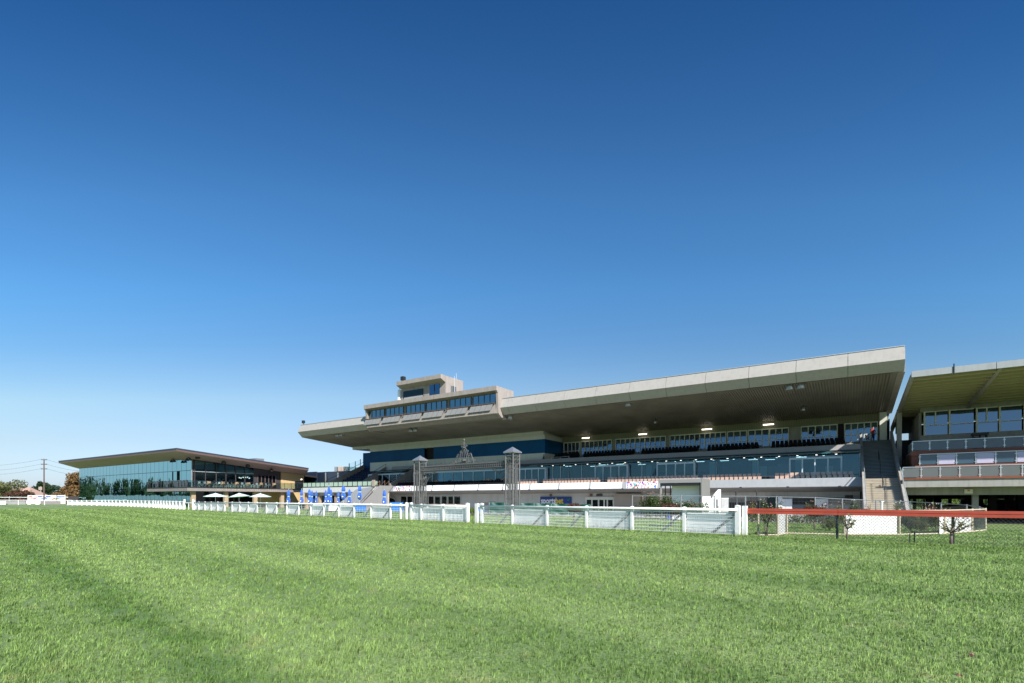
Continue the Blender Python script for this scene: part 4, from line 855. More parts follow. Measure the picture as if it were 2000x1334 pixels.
# ------------------------------------------------------------------ white racing fence (frame F: x along the rail to the right, y away from the track)
PF = 22.3
def FX(x):
    q = (x-CX)/FPX; t = (9.51-21.5*q)/(.6742*q+.7386); return -7.47-t
def mesh_panel(x0, x1, fine, y=PF+.02, z0=.1, z1=1.0):
    mb = MB(); k = max(2, int((x1-x0)/fine))
    for i in range(1, k): u = x0+(x1-x0)*i/k; mb.box(u-.0035, u+.0035, y-.004, y+.004, z0, z1)
    for i in range(7): z = z0+(z1-z0)*i/6; mb.box(x0, x1, y-.02, y-.008, z-.008, z+.008)
    return mb
def fence_run(name, label, xs_, solid, end_posts, brace=True, rail=True, gate=False):
    us = [FX(x) for x in xs_]; t = thing(name, label, 'fence' if not gate else 'gate', ((us[0]+us[-1])/2, PF, 0), 'F')
    if rail:
        part('top_rail', MB().tube((us[0], PF-.05, 1.13), (us[-1], PF-.05, 1.13), .062, None, 10), M['fwhite'], t, True)
        part('lower_rail', MB().box(us[0], us[-1], PF+.03, PF+.07, 1.0, 1.03), M['fwhite'], t)
        part('bottom_rail', MB().box(us[0], us[-1], PF+.03, PF+.07, .04, .09), M['fwhite'], t)
    for i, u in enumerate(us):
        big = end_posts and i in (0, len(us)-1); w_ = .09 if big else .065; h = 1.31 if big else 1.22
        mb = MB().box(u-w_, u+w_, PF-.04, PF+.09 if not big else PF+.14, -.1, h)
        mb.add([(u-w_, PF-.04, h), (u+w_, PF-.04, h), (u+w_, PF+.09, h), (u-w_, PF+.09, h), (u, PF+.02, h+.03)], [(0, 1, 4), (1, 2, 4), (2, 3, 4), (3, 0, 4)])
        part('post', mb, M['fwhite'], t)
    for i in range(len(us)-1):
        a, b = sorted((us[i], us[i+1])); a += .07; b -= .07; far = abs(us[i]) > 45
        near = abs((us[i]+us[i+1])/2+7.47) < 17
        kind = solid[i % len(solid)] if isinstance(solid, str) else solid
        if kind == 's': part('panel', MB().box(a, b, PF+.12, PF+.14, .06, .97), M['fboard'], t)
        if kind in 'so': part('wire_mesh', mesh_panel(a, b, .08 if near else .35), M['mesh'], t)
        if brace and b-a > 1.2: part('brace', MB().tube((b-.02, PF+.09, .97), (b-1.05, PF+.09, .08), .055, None, 6), M['brace'], t)
    return t
fence_run('racing_fence', 'near white racing fence with alternating solid and open mesh panels beside the turf', (1440, 1336, 1234, 1145, 1068, 1000, 940), 'sosoxo'.replace('x', 's'), True)
fence_run('racing_fence_gate', 'white gate of three solid panels in the racing fence right of the left pillar', (912, 865, 822, 802), 's', True, brace=False, gate=True)
u = FX(931.5); single('gate_post', MB().box(u-.11, u+.11, PF-.1, PF+.1, -.1, 1.3).box(u+.1, u+.5, PF-.05, PF+.02, 1.06, 1.14), M['fwhite'], 'tall white gate post standing alone in the gap of the racing fence', 'post', (u, PF, 0), 'F')
u = FX(1451.5); single('gate_post', MB().box(u-.09, u+.09, PF+.1, PF+.28, -.1, 1.3), M['fwhite'], 'white end post where the racing fence meets the red rail', 'post', (u, PF+.2, 0), 'F')
fence_run('racing_fence', 'middle white racing fence of solid and open panels before the blue umbrellas', (793, 782, 762, 724, 691, 661, 632, 606.6, 583, 560, 539.6, 520, 502, 484.6, 468, 453, 438.6, 425, 412, 400, 388, 379), 'oososososososssosssss', True)
u0, u1 = FX(377), FX(360); t = thing('small_gate', 'low white barrier gate with one rail in the far racing fence gap', 'gate', ((u0+u1)/2, PF, 0), 'F')
part('post', MB().box(u1-.12, u1+.12, PF-.1, PF+.1, -.1, 1.5), M['fwhite'], t); part('post', MB().box(u0-.12, u0+.12, PF-.1, PF+.1, -.1, 1.5), M['fwhite'], t)
part('rail', MB().box(u1, u0, PF-.03, PF+.03, .95, 1.1).box((u0+u1)/2-.08, (u0+u1)/2+.08, PF-.04, PF+.04, 0, .95), M['fwhite'], t)
# far part of the fence curves away
pts = [(-47.2, 73.3), (-64.4, 91.5), (-78.4, 104), (-93.3, 116), (-103, 122), (-109, 125)]
def resample(pts, step):
    out = [Vector(pts[0])]; 
    for a, b in zip(pts, pts[1:]):
        a, b = Vector(a), Vector(b); k = max(1, round((b-a).length/step)); out += [a+(b-a)*i/k for i in range(1, k+1)]
    return out
fp = resample(pts, 2.6); t = thing('racing_fence', 'far white racing fence curving away before the glass pavilion', 'fence', (-78, 103, 0), 'W')
part('top_rail', MB().path([(p.x, p.y, 1.15) for p in fp], .065, 8), M['white'], t)
for i, p in enumerate(fp): part('post', MB().box(p.x-.09, p.x+.09, p.y-.09, p.y+.09, -.1, 1.26), M['white'], t)
for a, b in zip(fp, fp[1:]):
    part('panel', MB().add([(a.x+.1, a.y+.1, .08), (b.x+.1, b.y+.1, .08), (b.x+.1, b.y+.1, 1.0), (a.x+.1, a.y+.1, 1.0), (a.x+.12, a.y+.13, .08), (b.x+.12, b.y+.13, .08), (b.x+.12, b.y+.13, 1.0), (a.x+.12, a.y+.13, 1.0)], [(0, 1, 2, 3), (7, 6, 5, 4), (3, 2, 6, 7), (0, 4, 5, 1)]), M['board'], t)
# rails of the far turn
t = thing('running_rail', 'thin white running rail of the far turn at the left edge', 'rail', (-125, 128, 0), 'W')
rr_ = [(-109, 126), (-125, 129), (-150, 133), (-185, 138)]
rp = resample(rr_, 9); part('top_rail', MB().path([(p.x, p.y, 1.2) for p in rp], .09, 6), M['white'], t)
for p in rp: part('post', MB().tube((p.x, p.y, 0), (p.x, p.y, 1.15), .07, None, 6), M['white'], t)
t = thing('running_rail', 'second white running rail behind the first on the far turn', 'rail', (-140, 150, 0), 'W')
rp = resample([(-128, 150), (-150, 152), (-215, 160)], 14); part('top_rail', MB().path([(p.x, p.y, 2.0) for p in rp], .1, 6), M['white'], t)
for p in rp: part('post', MB().tube((p.x, p.y, 0), (p.x, p.y, 2.3), .09, None, 6), M['alu'], t)
for j, (xa, xb, cm, lb) in enumerate(((-3, 11, 'board', 'white panel board at the extreme left behind the rail'), (12, 50, 'graymetal', 'long grey board between two white ones behind the far rail'), (52, 60, 'board', 'left one of two narrow white boards behind the far rail'), (69, 77, 'board', 'right one of two narrow white boards behind the far rail'), (79, 118, 'lattice', 'grey mesh hoarding behind the far rail before the striped banner'))):
    Z = 139+j; a, b = AT(xa, Z), AT(xb, Z); single('hoarding', MB().box(a.x, b.x, Z, Z+.1, 0, .95).box(a.x, a.x+.12, Z-.05, Z+.12, -.1, 1.05), M[cm], lb, 'hoarding', (a.x, Z, 0), 'W')
# ------------------------------------------------------------------ red rail with chain-link
ra, rb = Vector((9.75, 21.62)), Vector((22.5, 11.15)); d = (rb-ra).normalized(); nrm = Vector((-d.y, d.x))
if nrm.y < 0: nrm = -nrm
t = thing('red_rail_fence', 'fence with a two-board orange-red top rail over chain-link mesh', 'fence', (ra.x, ra.y, 0), 'W')
def board(z0, z1, off, th=.035):
    a, b = ra-nrm*off, rb-nrm*off; a2, b2 = a+nrm*th, b+nrm*th
    return [(a.x, a.y, z0), (b.x, b.y, z0), (b.x, b.y, z1), (a.x, a.y, z1), (a2.x, a2.y, z0), (b2.x, b2.y, z0), (b2.x, b2.y, z1), (a2.x, a2.y, z1)]
BF = [(0, 1, 2, 3), (7, 6, 5, 4), (3, 2, 6, 7), (0, 4, 5, 1), (0, 3, 7, 4), (1, 5, 6, 2)]
full = (ra.copy(), rb.copy()); Lr = (rb-ra).length
for (e0, e1) in ((0, 3.46), (3.475, 9.2), (9.215, Lr)):
    ra, rb = full[0]+d*e0, full[0]+d*e1
    for (z0, z1, of) in ((1.095, 1.195, .03), (.975, 1.078, .045)):
        part('rail_board', MB().add(board(z0, z1, of), BF), M['redrail'], t)
ra, rb = full
part('groove_shade', MB().add(board(1.0, 1.17, -.008, .02), BF), M['brownrail'], t)  # dark strip behind the boards puts the groove's shade into colour
Lr = (rb-ra).length
for s in (.05, 3.43, 6.78, 10.1, 13.4):
    p = ra+d*s+nrm*.06; part('post', MB().tube((p.x, p.y, -.1), (p.x, p.y, 1.1), .045, None, 8), M['green_steel'], t)
mb = MB(); pitch = .115; hh = .97; k = int(Lr/pitch)
for i in range(-9, k+1):
    for sg_ in (1, -1):
        s0, z0, s1, z1 = (i*pitch, 0, i*pitch+hh, hh) if sg_ == 1 else (i*pitch, hh, i*pitch+hh, 0)
        if s0 < 0: f_ = -s0/hh; z0 += (z1-z0)*f_; s0 = 0
        if s1 > Lr: f_ = (Lr-s0)/(s1-s0); z1 = z0+(z1-z0)*f_; s1 = Lr
        if s1 <= s0: continue
        a, b = ra+d*s0+nrm*(.01*sg_), ra+d*s1+nrm*(.01*sg_); mb.tube((a.x, a.y, z0), (b.x, b.y, z1), .0048, None, 3)
part('chain_link', mb, M['chain'], t)
# ------------------------------------------------------------------ garden enclosure
near = [GP(1481, 1047), GP(1519, 1047), GP(1537, 1043.5), GP(1649, 1046), GP(1757, 1046), GP(1845, 1044), GP(1899, 1040), GP(1925, 1037)]
en = thing('garden_enclosure', 'rounded chain-link garden enclosure with white boards and pale pipe posts', 'enclosure', tuple(near[3]), 'W')
def chain(a, b, h, pitch=.13, r=.0045, ha=None, hb=None):
    mb = MB(); a, b = Vector(a), Vector(b); L_ = (b-a).length; u = (b-a)/L_; k = int(L_/pitch)
    for i in range(-int(h/pitch), k+1):
        for sg_ in (1, -1):
            s0, z0, s1, z1 = (i*pitch, 0, i*pitch+h, h) if sg_ == 1 else (i*pitch, h, i*pitch+h, 0)
            if s0 < 0: f_ = -s0/h; z0 += (z1-z0)*f_; s0 = 0
            if s1 > L_: f_ = (L_-s0)/(s1-s0); z1 = z0+(z1-z0)*f_; s1 = L_
            if s1 <= s0: continue
            p, q = a+u*s0, a+u*s1; mb.tube((p.x, p.y, p.z+z0), (q.x, q.y, q.z+z1), r, None, 3)
    return mb
for i, (a, b) in enumerate(zip(near, near[1:])):
    bd = {1: (.12, .5), 3: (0, 1), 5: (0, 1)}
    up = Vector((0, 0, 1.08))
    part('pipe_rail', MB().tube(a+up, b+up, .028).tube(a+Vector((0, 0, .05)), b+Vector((0, 0, .05)), .035), M['ochre'], en)
    part('chain_link', chain(a, b, 1.05), M['chain'], en)
    if i in (1, 3, 5):
        e0, e1 = {1: (.15, .85), 3: (.04, .96), 5: (-.15, 1)}[i]; p, q = a+(b-a)*e0, a+(b-a)*e1; nn = Vector((0, .04, 0))
        part('white_board', MB().add([p+Vector((0, .03, .03)), q+Vector((0, .03, .03)), q+Vector((0, .03, 1.05)), p+Vector((0, .03, 1.05)), p+Vector((0, .06, .03)), q+Vector((0, .06, .03)), q+Vector((0, .06, 1.05)), p+Vector((0, .06, 1.05))], BF), M['board'], en)
for a in near: part('post', MB().tube(a, a+Vector((0, 0, 1.14)), .04), M['ochre'], en)
back = [(1925, 28, 994), (1913, 29.5, 990.5), (1888, 32, 986.5), (1838, 35, 983), (1778, 37, 980), (1711, 38, 977.5), (1645, 38.5, 974.7), (1592, 39, 972), (1516, 40, 970.3), (1456, 41, 969.3), (1395, 41.5, 968.8), (1330, 42, 968.6), (1235, 43, 968.6)]
bk = []
for x, Z, y in back: p = AT(x, Z); bk.append((p, HT(y, Z)-p.z))
for (p, h), (q, g_) in zip(bk, bk[1:]): part('pipe_rail', MB().tube(p+Vector((0, 0, h)), q+Vector((0, 0, g_)), .03), M['steel'], en)
for p, h in bk: part('post', MB().tube(p, p+Vector((0, 0, h+.05)), .045), M['steel'], en)
for (p, h), (q, g_) in list(zip(bk, bk[1:]))[:7]: part('chain_link', chain(p, q, min(h, g_)-.03, .14, .005), M['chain'], en)
# ------------------------------------------------------------------ plants
def leaf_cloud(mb, c, rx, rz, cnt, sz, m=0, rng=random, flat=.6, shell=.35):
    c = Vector(c)
    for _ in range(cnt):
        while True:
            v = Vector((rng.uniform(-1, 1), rng.uniform(-1, 1), rng.uniform(-1, 1)))
            if shell**2 < v.length_squared <= 1: break
        p = c+Vector((v.x*rx, v.y*rx, v.z*rz)); n = (v+Vector((rng.gauss(0, .6), rng.gauss(0, .6), rng.gauss(.3, .6)))).normalized()
        a = n.orthogonal().normalized(); b = n.cross(a); t = rng.uniform(0, 6.28); a, b = a*math.cos(t)+b*math.sin(t), b*math.cos(t)-a*math.sin(t); s = sz*rng.uniform(.6, 1.3)
        mb.add([p-a*s, p-b*s*flat, p+a*s, p+b*s*flat], [(0, 1, 2, 3)], m)
LM = {'green': leafmat('green_leaves', (.03, .07, .015), (.075, .12, .03)), 'dark': leafmat('dark_leaves', (.012, .035, .012), (.04, .07, .022)), 'olive': leafmat('olive_leaves', (.10, .12, .04), (.21, .20, .08)),
      'rust': leafmat('rust_leaves', (.16, .085, .035), (.32, .20, .09)), 'redbrown': leafmat('redbrown_leaves', (.07, .035, .025), (.16, .085, .05)), 'lime': leafmat('lime_leaves', (.09, .15, .02), (.18, .24, .05)),
      'rose': leafmat('rose_petals', (.40, .16, .13), (.62, .40, .32)), 'cream': leafmat('cream_petals', (.75, .66, .55), (.85, .8, .7)), 'grey': leafmat('grey_leaves', (.06, .09, .05), (.12, .15, .08)), 'poplar': leafmat('poplar_leaves', (.03, .055, .02), (.07, .11, .035))}
def tree(name, label, cat, pos, clumps, leaf, lsz, cnt, trunk_r, trunk_h, group=None, seed=1, lean=(0, 0), limbs=True):
    rg = random.Random(seed); t = thing(name, label, cat, tuple(pos), 'W', group); p = Vector(pos); top = p+Vector((lean[0], lean[1], trunk_h))
    mid = (p+top)/2+Vector((rg.uniform(-.1, .1)*trunk_h*.3, 0, 0)); mb = MB().tube(p-Vector((0, 0, .1)), mid, trunk_r, trunk_r*.8, 8).tube(mid, top, trunk_r*.8, trunk_r*.6, 8)
    if limbs:
        for (dx, dy, dz, rx, rz) in clumps: mb.tube(top-Vector((0, 0, trunk_h*.1)), p+Vector((dx, dy, dz)), trunk_r*.5, trunk_r*.12, 6)
    part('trunk', mb, M['bark'], t, True)
    mb = MB(); tv = sum(c[3]**2*c[4] for c in clumps)
    for (dx, dy, dz, rx, rz) in clumps: leaf_cloud(mb, p+Vector((dx, dy, dz)), rx, rz, max(12, int(cnt*rx*rx*rz/tv)), lsz, rng=rg)
    part('crown', mb, LM[leaf], t); return t
def clumpy(R, H, base, k, rg, fx=.45):
    out = []
    for _ in range(k):
        a = rg.uniform(0, 6.28); r = R*rg.uniform(0, .75)**.7; z = base+H*rg.uniform(.12, .88); f_ = 1-.5*abs((z-base)/H-.5)*2
        out.append((r*math.cos(a)*f_, r*math.sin(a)*f_, z, R*fx*rg.uniform(.6, 1.1), H*.22*rg.uniform(.7, 1.2)))
    return out
rg = random.Random(3)
p = GP(1591, 1054-7); p = AT(1591, 26.5); tree('topiary_tree', 'small red-brown ball-headed tree inside the chain-link enclosure', 'tree', p, [(-.05, 0, .98, .42, .30), (.18, 0, .88, .36, .24), (-.2, .1, 1.05, .3, .2)], 'redbrown', .05, 1700, .05, .75, seed=4)
p = AT(1121, 33); tree('topiary_tree', 'small red-brown ball-headed tree seen through the mesh beside the tarpaulin', 'tree', p, [(0, 0, 1.0, .5, .32), (.2, 0, .95, .4, .3), (-.25, 0, 1.05, .3, .25)], 'redbrown', .06, 1400, .06, .8, seed=5)
p = AT(1311, 29); tree('topiary_tree', 'small red-brown ball-headed tree seen through the mesh below the flower bed', 'tree', p, [(0, 0, 1.02, .5, .34), (.25, 0, .95, .4, .3), (-.25, 0, 1.1, .35, .28)], 'redbrown', .055, 1600, .06, .8, seed=6)
def sapling(x, y, lab, spread, hgt, seed, lf='grey', n=260, tr=.028):
    p = GP(x, y); rg = random.Random(seed); t = thing('sapling', lab, 'sapling', tuple(p), 'W', 'young trees by the red rail'); mb = MB(); top = p+Vector((.02, 0, hgt*.45)); mb.tube(p-Vector((0, 0, .05)), top, tr*1.3, tr, 8); lf_ = MB()
    for i in range(7):
        a = 2*math.pi*i/7+rg.uniform(-.3, .3); e = top+Vector((math.cos(a)*spread*rg.uniform(.5, 1), math.sin(a)*spread*rg.uniform(.5, 1), hgt*rg.uniform(.25, .55))); m_ = (top+e)/2-Vector((0, 0, .05)); mb.tube(top, m_, tr*.6, tr*.45, 6).tube(m_, e, tr*.45, tr*.2, 6)
        for q in range(3): f_ = m_+(e-m_)*q/2; leaf_cloud(lf_, f_, spread*.24, spread*.2, int(n/21), .04, rng=rg, shell=0)
    part('trunk', mb, M['bark'], t, True); part('crown', lf_, LM[lf], t); return t
sapling(1498, 1049, 'young staked tree by the end post of the white fence', .36, 1.25, 11, 'olive', 190)
sapling(1654, 1057, 'slender young tree before the widest white enclosure board', .32, 1.0, 12, 'olive', 170)
sapling(1857, 1067, 'thicker forked young tree before the right white enclosure board', .55, 1.0, 13, 'olive', 230, .04)
p = GP(1494.5, 1048); single('tree_stake', MB().tube(p-Vector((0, 0, .1)), p+Vector((0, 0, .7)), .025), M['bark'], 'short brown timber stake beside the young tree by the white post', 'stake', tuple(p), 'W')
p, q = GP(1777, 1062), GP(1786, 1061); single('sprinkler_stand', MB().tube(p, p+Vector((0, 0, .36)), .018).tube(q, q+Vector((0, 0, .40)), .022).tube(q+Vector((-.1, 0, .41)), q+Vector((.1, 0, .41)), .02), M['green_steel'], 'two short dark pegs with a crossbar standing in the lawn by the red rail', 'peg', tuple(p), 'W')
def shrub(x, Z, r, h, leaf, lab, cnt=900, fl=None, name='shrub', cat='shrub', group=None, seed=1, lsz=.045, dz=0):
    p = AT(x, Z); p.z += dz; rg = random.Random(seed+int(x)); t = thing(name, lab, cat, tuple(p), 'W', group); mb = MB()
    for _ in range(6): e = p+Vector((rg.uniform(-.6, .6)*r, rg.uniform(-.6, .6)*r, h*.7)); mb.tube(p, e, .015, .006, 5)
    part('stem', mb, M['bark'], t); mb = MB()
    for _ in range(7): leaf_cloud(mb, p+Vector((rg.uniform(-.55, .55)*r, rg.uniform(-.5, .5)*r, h*rg.uniform(.35, .75))), r*.5, h*.32, cnt//7, lsz, rng=rg)
    part('foliage', mb, LM[leaf], t)
    if fl:
        mb = MB()
        for _ in range(max(4, cnt//34)):
            a = rg.uniform(0, 6.28); q = p+Vector((r*rg.uniform(0, .95)*math.cos(a), r*rg.uniform(-.9, .5), h*rg.uniform(.6, 1.08))); leaf_cloud(mb, q, .035, .03, 4, .03, rng=rg, flat=1, shell=0)
        part('blossom', mb, LM[fl], t)
    return t
shrub(1620, 25.5, .42, .55, 'olive', 'olive low shrub on the enclosure lawn left of the slender young tree', 900)
shrub(1680, 25.2, .5, 1.0, 'dark', 'tall dark shrub hidden partly behind the widest white board', 500)
shrub(1778, 25.6, .55, .95, 'grey', 'grey-green bushy shrub inside the enclosure right of the widest board', 1500)
shrub(1800, 25.0, .38, .6, 'olive', 'yellowish shrub between two bushy shrubs in the enclosure', 900)
shrub(1829, 25.8, .5, 1.05, 'dark', 'dark red-green bushy shrub left of the right white board', 1700, 'rose')
shrub(1906, 26.9, .35, .95, 'grey', 'sparse grey shrub at the right tip of the enclosure', 500)
for j, x in enumerate((1470, 1492, 1502, 1522, 1583, 1608, 1640, 1668, 1693, 1753, 1795, 1815)):
    lf = 'olive' if j % 3 == 0 else ('green' if j % 3 == 1 else 'redbrown')
    shrub(x, 34, .38+.06*(j % 3), 1.42+.16*(j % 2), lf, f'rose bush showing above the red rail, {ordw(j+1)} from the white end post', 420, 'cream' if j % 2 else 'rose', 'rose_bush', 'rose bush', 'rose bushes above the red rail')
hd = MB(); rg = random.Random(9)
for i in range(46): x = 1465+i*8.0; p = AT(x, 37.5); leaf_cloud(hd, p+Vector((0, 0, .28)), .42, .32, 90, .06, rng=rg)
single('hedge', hd, LM['green'], 'long low green hedge crossing the lawn behind the enclosure', 'hedge', tuple(AT(1640, 37.5)), 'W')
for nm, xa, xb, Z in (('left', 1255, 1298, 44), ('right', 1312, 1368, 45)):
    k = 4
    for j in range(k):
        x = xa+(xb-xa)*(j+.5)/k; shrub(x, Z, 1.0, (2.2 if nm == 'left' else 1.8)-.15*(j % 2), 'green', f'flowering pink rose bush, {ordw(j+1)} from left in the bed {"left of the kiosk post" if nm == "left" else "before the kiosk"}', 1000, 'rose', 'rose_bush', 'rose bush', 'rose bushes before the kiosk', j, .07)
shrub(922, 47, .6, .95, 'lime', 'bright green shrub seen through the gap of the racing fence', 900, None)
# ------------------------------------------------------------------ wrought iron gateway
ga = thing('iron_gateway', 'ornate wrought iron gateway with two latticed pillars, scrolled beam and crest', 'gateway', (0, 0, 0), 'W')
c1, c0 = Vector((.05, 46.0)), Vector((-9.87, 54.7)); u = (c0-c1).normalized(); v = Vector((u.y, -u.x)); v = v if v.y < 0 else -v
def P3(a, b, z): q = c1+u*a+v*b; return Vector((q.x, q.y, z))
span = (c0-c1).length
for ci, ctr in enumerate((0, span)):
    top = HT(885, 46) if ci == 0 else HT(900.5, 54.7); cap = HT(872.5, 46) if ci == 0 else HT(889.5, 54.7)
    hw = .44; mb = MB()
    for a in (-1, 1):
        for b in (-1, 1): mb.tube(P3(ctr+a*hw, b*hw, GZ), P3(ctr+a*hw, b*hw, top), .07, None, 6)
    for a in (-1, 0, 1):
        for b in (-1, 1): mb.tube(P3(ctr+a*.16, b*hw, GZ), P3(ctr+a*.16, b*hw, top-1.0), .034, None, 5); mb.tube(P3(ctr+b*hw, a*.16, GZ), P3(ctr+b*hw, a*.16, top-1.0), .034, None, 5)
    for z in (GZ+.3, 1.6, 3.0, top-1.45, top-1.0, top-.62, top-.3, top):
        for k in range(4): A = [(-hw, -hw), (hw, -hw), (hw, hw), (-hw, hw)]; a, b = A[k], A[(k+1) % 4]; mb.tube(P3(ctr+a[0], a[1], z), P3(ctr+b[0], b[1], z), .03, None, 5)
    for k in range(4):                          # scroll rings in the head
        A = [(-hw, -hw), (hw, -hw), (hw, hw), (-hw, hw)]; a, b = A[k], A[(k+1) % 4]
        for q in (.25, .75):
            for zc in (top-.46, top-.81):
                cx_, cy_ = a[0]+(b[0]-a[0])*q, a[1]+(b[1]-a[1])*q; ring = []
                for i in range(9): th = 2*math.pi*i/8; ux, uy = (b[0]-a[0])/(2*hw), (b[1]-a[1])/(2*hw); ring.append(P3(ctr+cx_+ux*.14*math.cos(th), cy_+uy*.14*math.cos(th), zc+.13*math.sin(th)))
                mb.path(ring, .02, 4)
    part('pillar', mb, M['iron'], ga)
    hc = .60; part('pillar_cap', MB().add([P3(ctr-hc, -hc, top), P3(ctr+hc, -hc, top), P3(ctr+hc, hc, top), P3(ctr-hc, hc, top), P3(ctr-hc, -hc, top+.1), P3(ctr+hc, -hc, top+.1), P3(ctr+hc, hc, top+.1), P3(ctr-hc, hc, top+.1), P3(ctr, 0, cap)], [(0, 3, 2, 1), (0, 1, 5, 4), (1, 2, 6, 5), (2, 3, 7, 6), (3, 0, 4, 7), (4, 5, 8), (5, 6, 8), (6, 7, 8), (7, 4, 8)]), M['steel'], ga)
zb0 = HT(905, 46)*.5+HT(917, 54.7)*.5; zb = zb0-.05; mb = MB()
for b in (-.25, .25):
    for z in (zb-.18, zb+.22): mb.tube(P3(.44, b, z), P3(span-.44, b, z), .045, None, 5)
    k = 48
    for i in range(k+1): a = .5+(span-1.0)*i/k; mb.tube(P3(a, b, zb-.18), P3(a, b, zb+.30), .026, None, 4)
    for i in range(k): a = .5+(span-1.0)*(i+.5)/k; mb.tube(P3(a-.07, b, zb+.22), P3(a, b, zb+.36), .024, None, 4).tube(P3(a, b, zb+.36), P3(a+.07, b, zb+.22), .024, None, 4); mb.tube(P3(a-.06, b, zb-.18), P3(a, b, zb-.32), .024, None, 4).tube(P3(a, b, zb-.32), P3(a+.06, b, zb-.18), .024, None, 4)
part('beam', mb, M['iron'], ga)
def scroll(ctr, z, r0, turns, flip, start, rr=.03, k=26, b=0):
    pts_ = []
    for i in range(k+1): th = start+flip*2*math.pi*turns*i/k; r = r0*(1-.8*i/k); pts_.append(P3(ctr+r*math.cos(th), b, z+r*math.sin(th)))
    return pts_
for (e, sgn) in ((.5, 1), (span-.5, -1)):
    mb = MB()
    mb.path([P3(e, 0, zb-2.1), P3(e+sgn*.9, 0, zb-1.0), P3(e+sgn*2.2, 0, zb-.2)], .035, 5)
    for (a, z, r) in ((.55, zb-.85, .42), (1.2, zb-.6, .32), (.35, zb-1.5, .28), (1.75, zb-.4, .22)): mb.path(scroll(e+sgn*a, z, r, 1.4, sgn, 0), .028, 5)
    part('corner_bracket', mb, M['iron'], ga)
mid = span*.48; zc = zb+.3
for sgn in (-1, 1):
    mb = MB()
    mb.path([P3(mid+sgn*.55, 0, zc), P3(mid+sgn*.6, 0, zc+.7), P3(mid+sgn*.38, 0, zc+1.25), P3(mid+sgn*.12, 0, zc+1.7), P3(mid, 0, zc+2.35)], .045, 5)
    mb.path([P3(mid+sgn*.3, 0, zc), P3(mid+sgn*.35, 0, zc+.6), P3(mid+sgn*.2, 0, zc+1.2), P3(mid, 0, zc+1.5)], .035, 5)
    for (a, z, r) in ((.95, .35, .33), (1.35, .2, .2), (.85, .85, .2), (.3, 1.75, .13), (.45, 1.2, .16)): mb.path(scroll(mid+sgn*a, zc+z, r, 1.3, -sgn, math.pi/2), .03, 5)
    mb.path([P3(mid+sgn*.6, 0, zc+1.0), P3(mid+sgn*1.0, 0, zc+.95), P3(mid+sgn*1.35, 0, zc+.05)], .035, 5)
    for i in range(4): mb.path(scroll(mid+sgn*(1.9+.75*i), zc+.12, .2-.02*i, 1.2, -sgn, math.pi), .022, 4)
    part('crest_scrollwork', mb, M['iron'], ga)
mb = MB()
if 1:
    pass
mb.tube(P3(mid, 0, zc), P3(mid, 0, zc+2.3), .03); mb.lathe(P3(mid, 0, zc+2.2), [(.02, 0), (.14, .12), (.02, .3)], 8); mb.lathe(P3(mid, 0, zc+1.45), [(.03, 0), (.16, .12), (.03, .26)], 8)
mb.lathe(P3(mid, 0, zc+.1), [(.05, 0), (.28, .18), (.3, .36), (.05, .42)], 10)
part('crest', mb, M['iron'], ga)
# ------------------------------------------------------------------ umbrellas
def umbrella_closed(x, ytop, Z, yb, lab, wpx):
    p = AT(x, Z); zt_ = HT(ytop, Z); zb_ = HT(yb, Z) if yb else p.z+.75; h = zt_-zb_; r = wpx/2*Z/FPX*.86; t = thing('closed_umbrella', lab, 'umbrella', tuple(p), 'W', 'closed blue umbrellas on the forecourt')
    mb = MB(); k = 16; rings = ((0, .05), (.10, .75), (.3, .95), (.48, .62), (.56, .55), (.68, .85), (.86, .6), (.98, .12)); ph = random.Random(int(x)).uniform(0, 1)
    vs = []
    for f_, rr in rings:
        for i in range(k):
            a = 2*math.pi*i/k; q = r*rr*(1+(.28 if i % 2 else -.2)*(1-f_*.5))*(1+.12*math.sin(3*a+ph*6)); vs.append((p.x+q*math.cos(a+f_*.5), p.y+q*math.sin(a+f_*.5), zb_+h*f_))
    fs = [(j*k+i, j*k+(i+1) % k, (j+1)*k+(i+1) % k, (j+1)*k+i) for j in range(len(rings)-1) for i in range(k)]+[tuple(range(k))[::-1], tuple(range((len(rings)-1)*k, len(rings)*k))]
    part('canopy', MB().add(vs, fs), M['umb'], t)
    part('logo', MB().box(p.x-r*.3, p.x+r*.3, p.y-r*1.3, p.y-r*1.26, zb_+h*.2, zb_+h*.27), M['signwhite'], t)
    part('tie', MB().lathe((p.x, p.y, zb_+h*.54), [(r*.75, -.035), (r*.75, .035)], 10), M['umbw'], t)
    part('pole', MB().tube(p-Vector((0, 0, .05)), Vector((p.x, p.y, zt_+.06)), .04), M['alu'], t); part('base', MB().lathe(p, [(.4, 0), (.4, .06), (.1, .12)], 12), M['dark'], t)
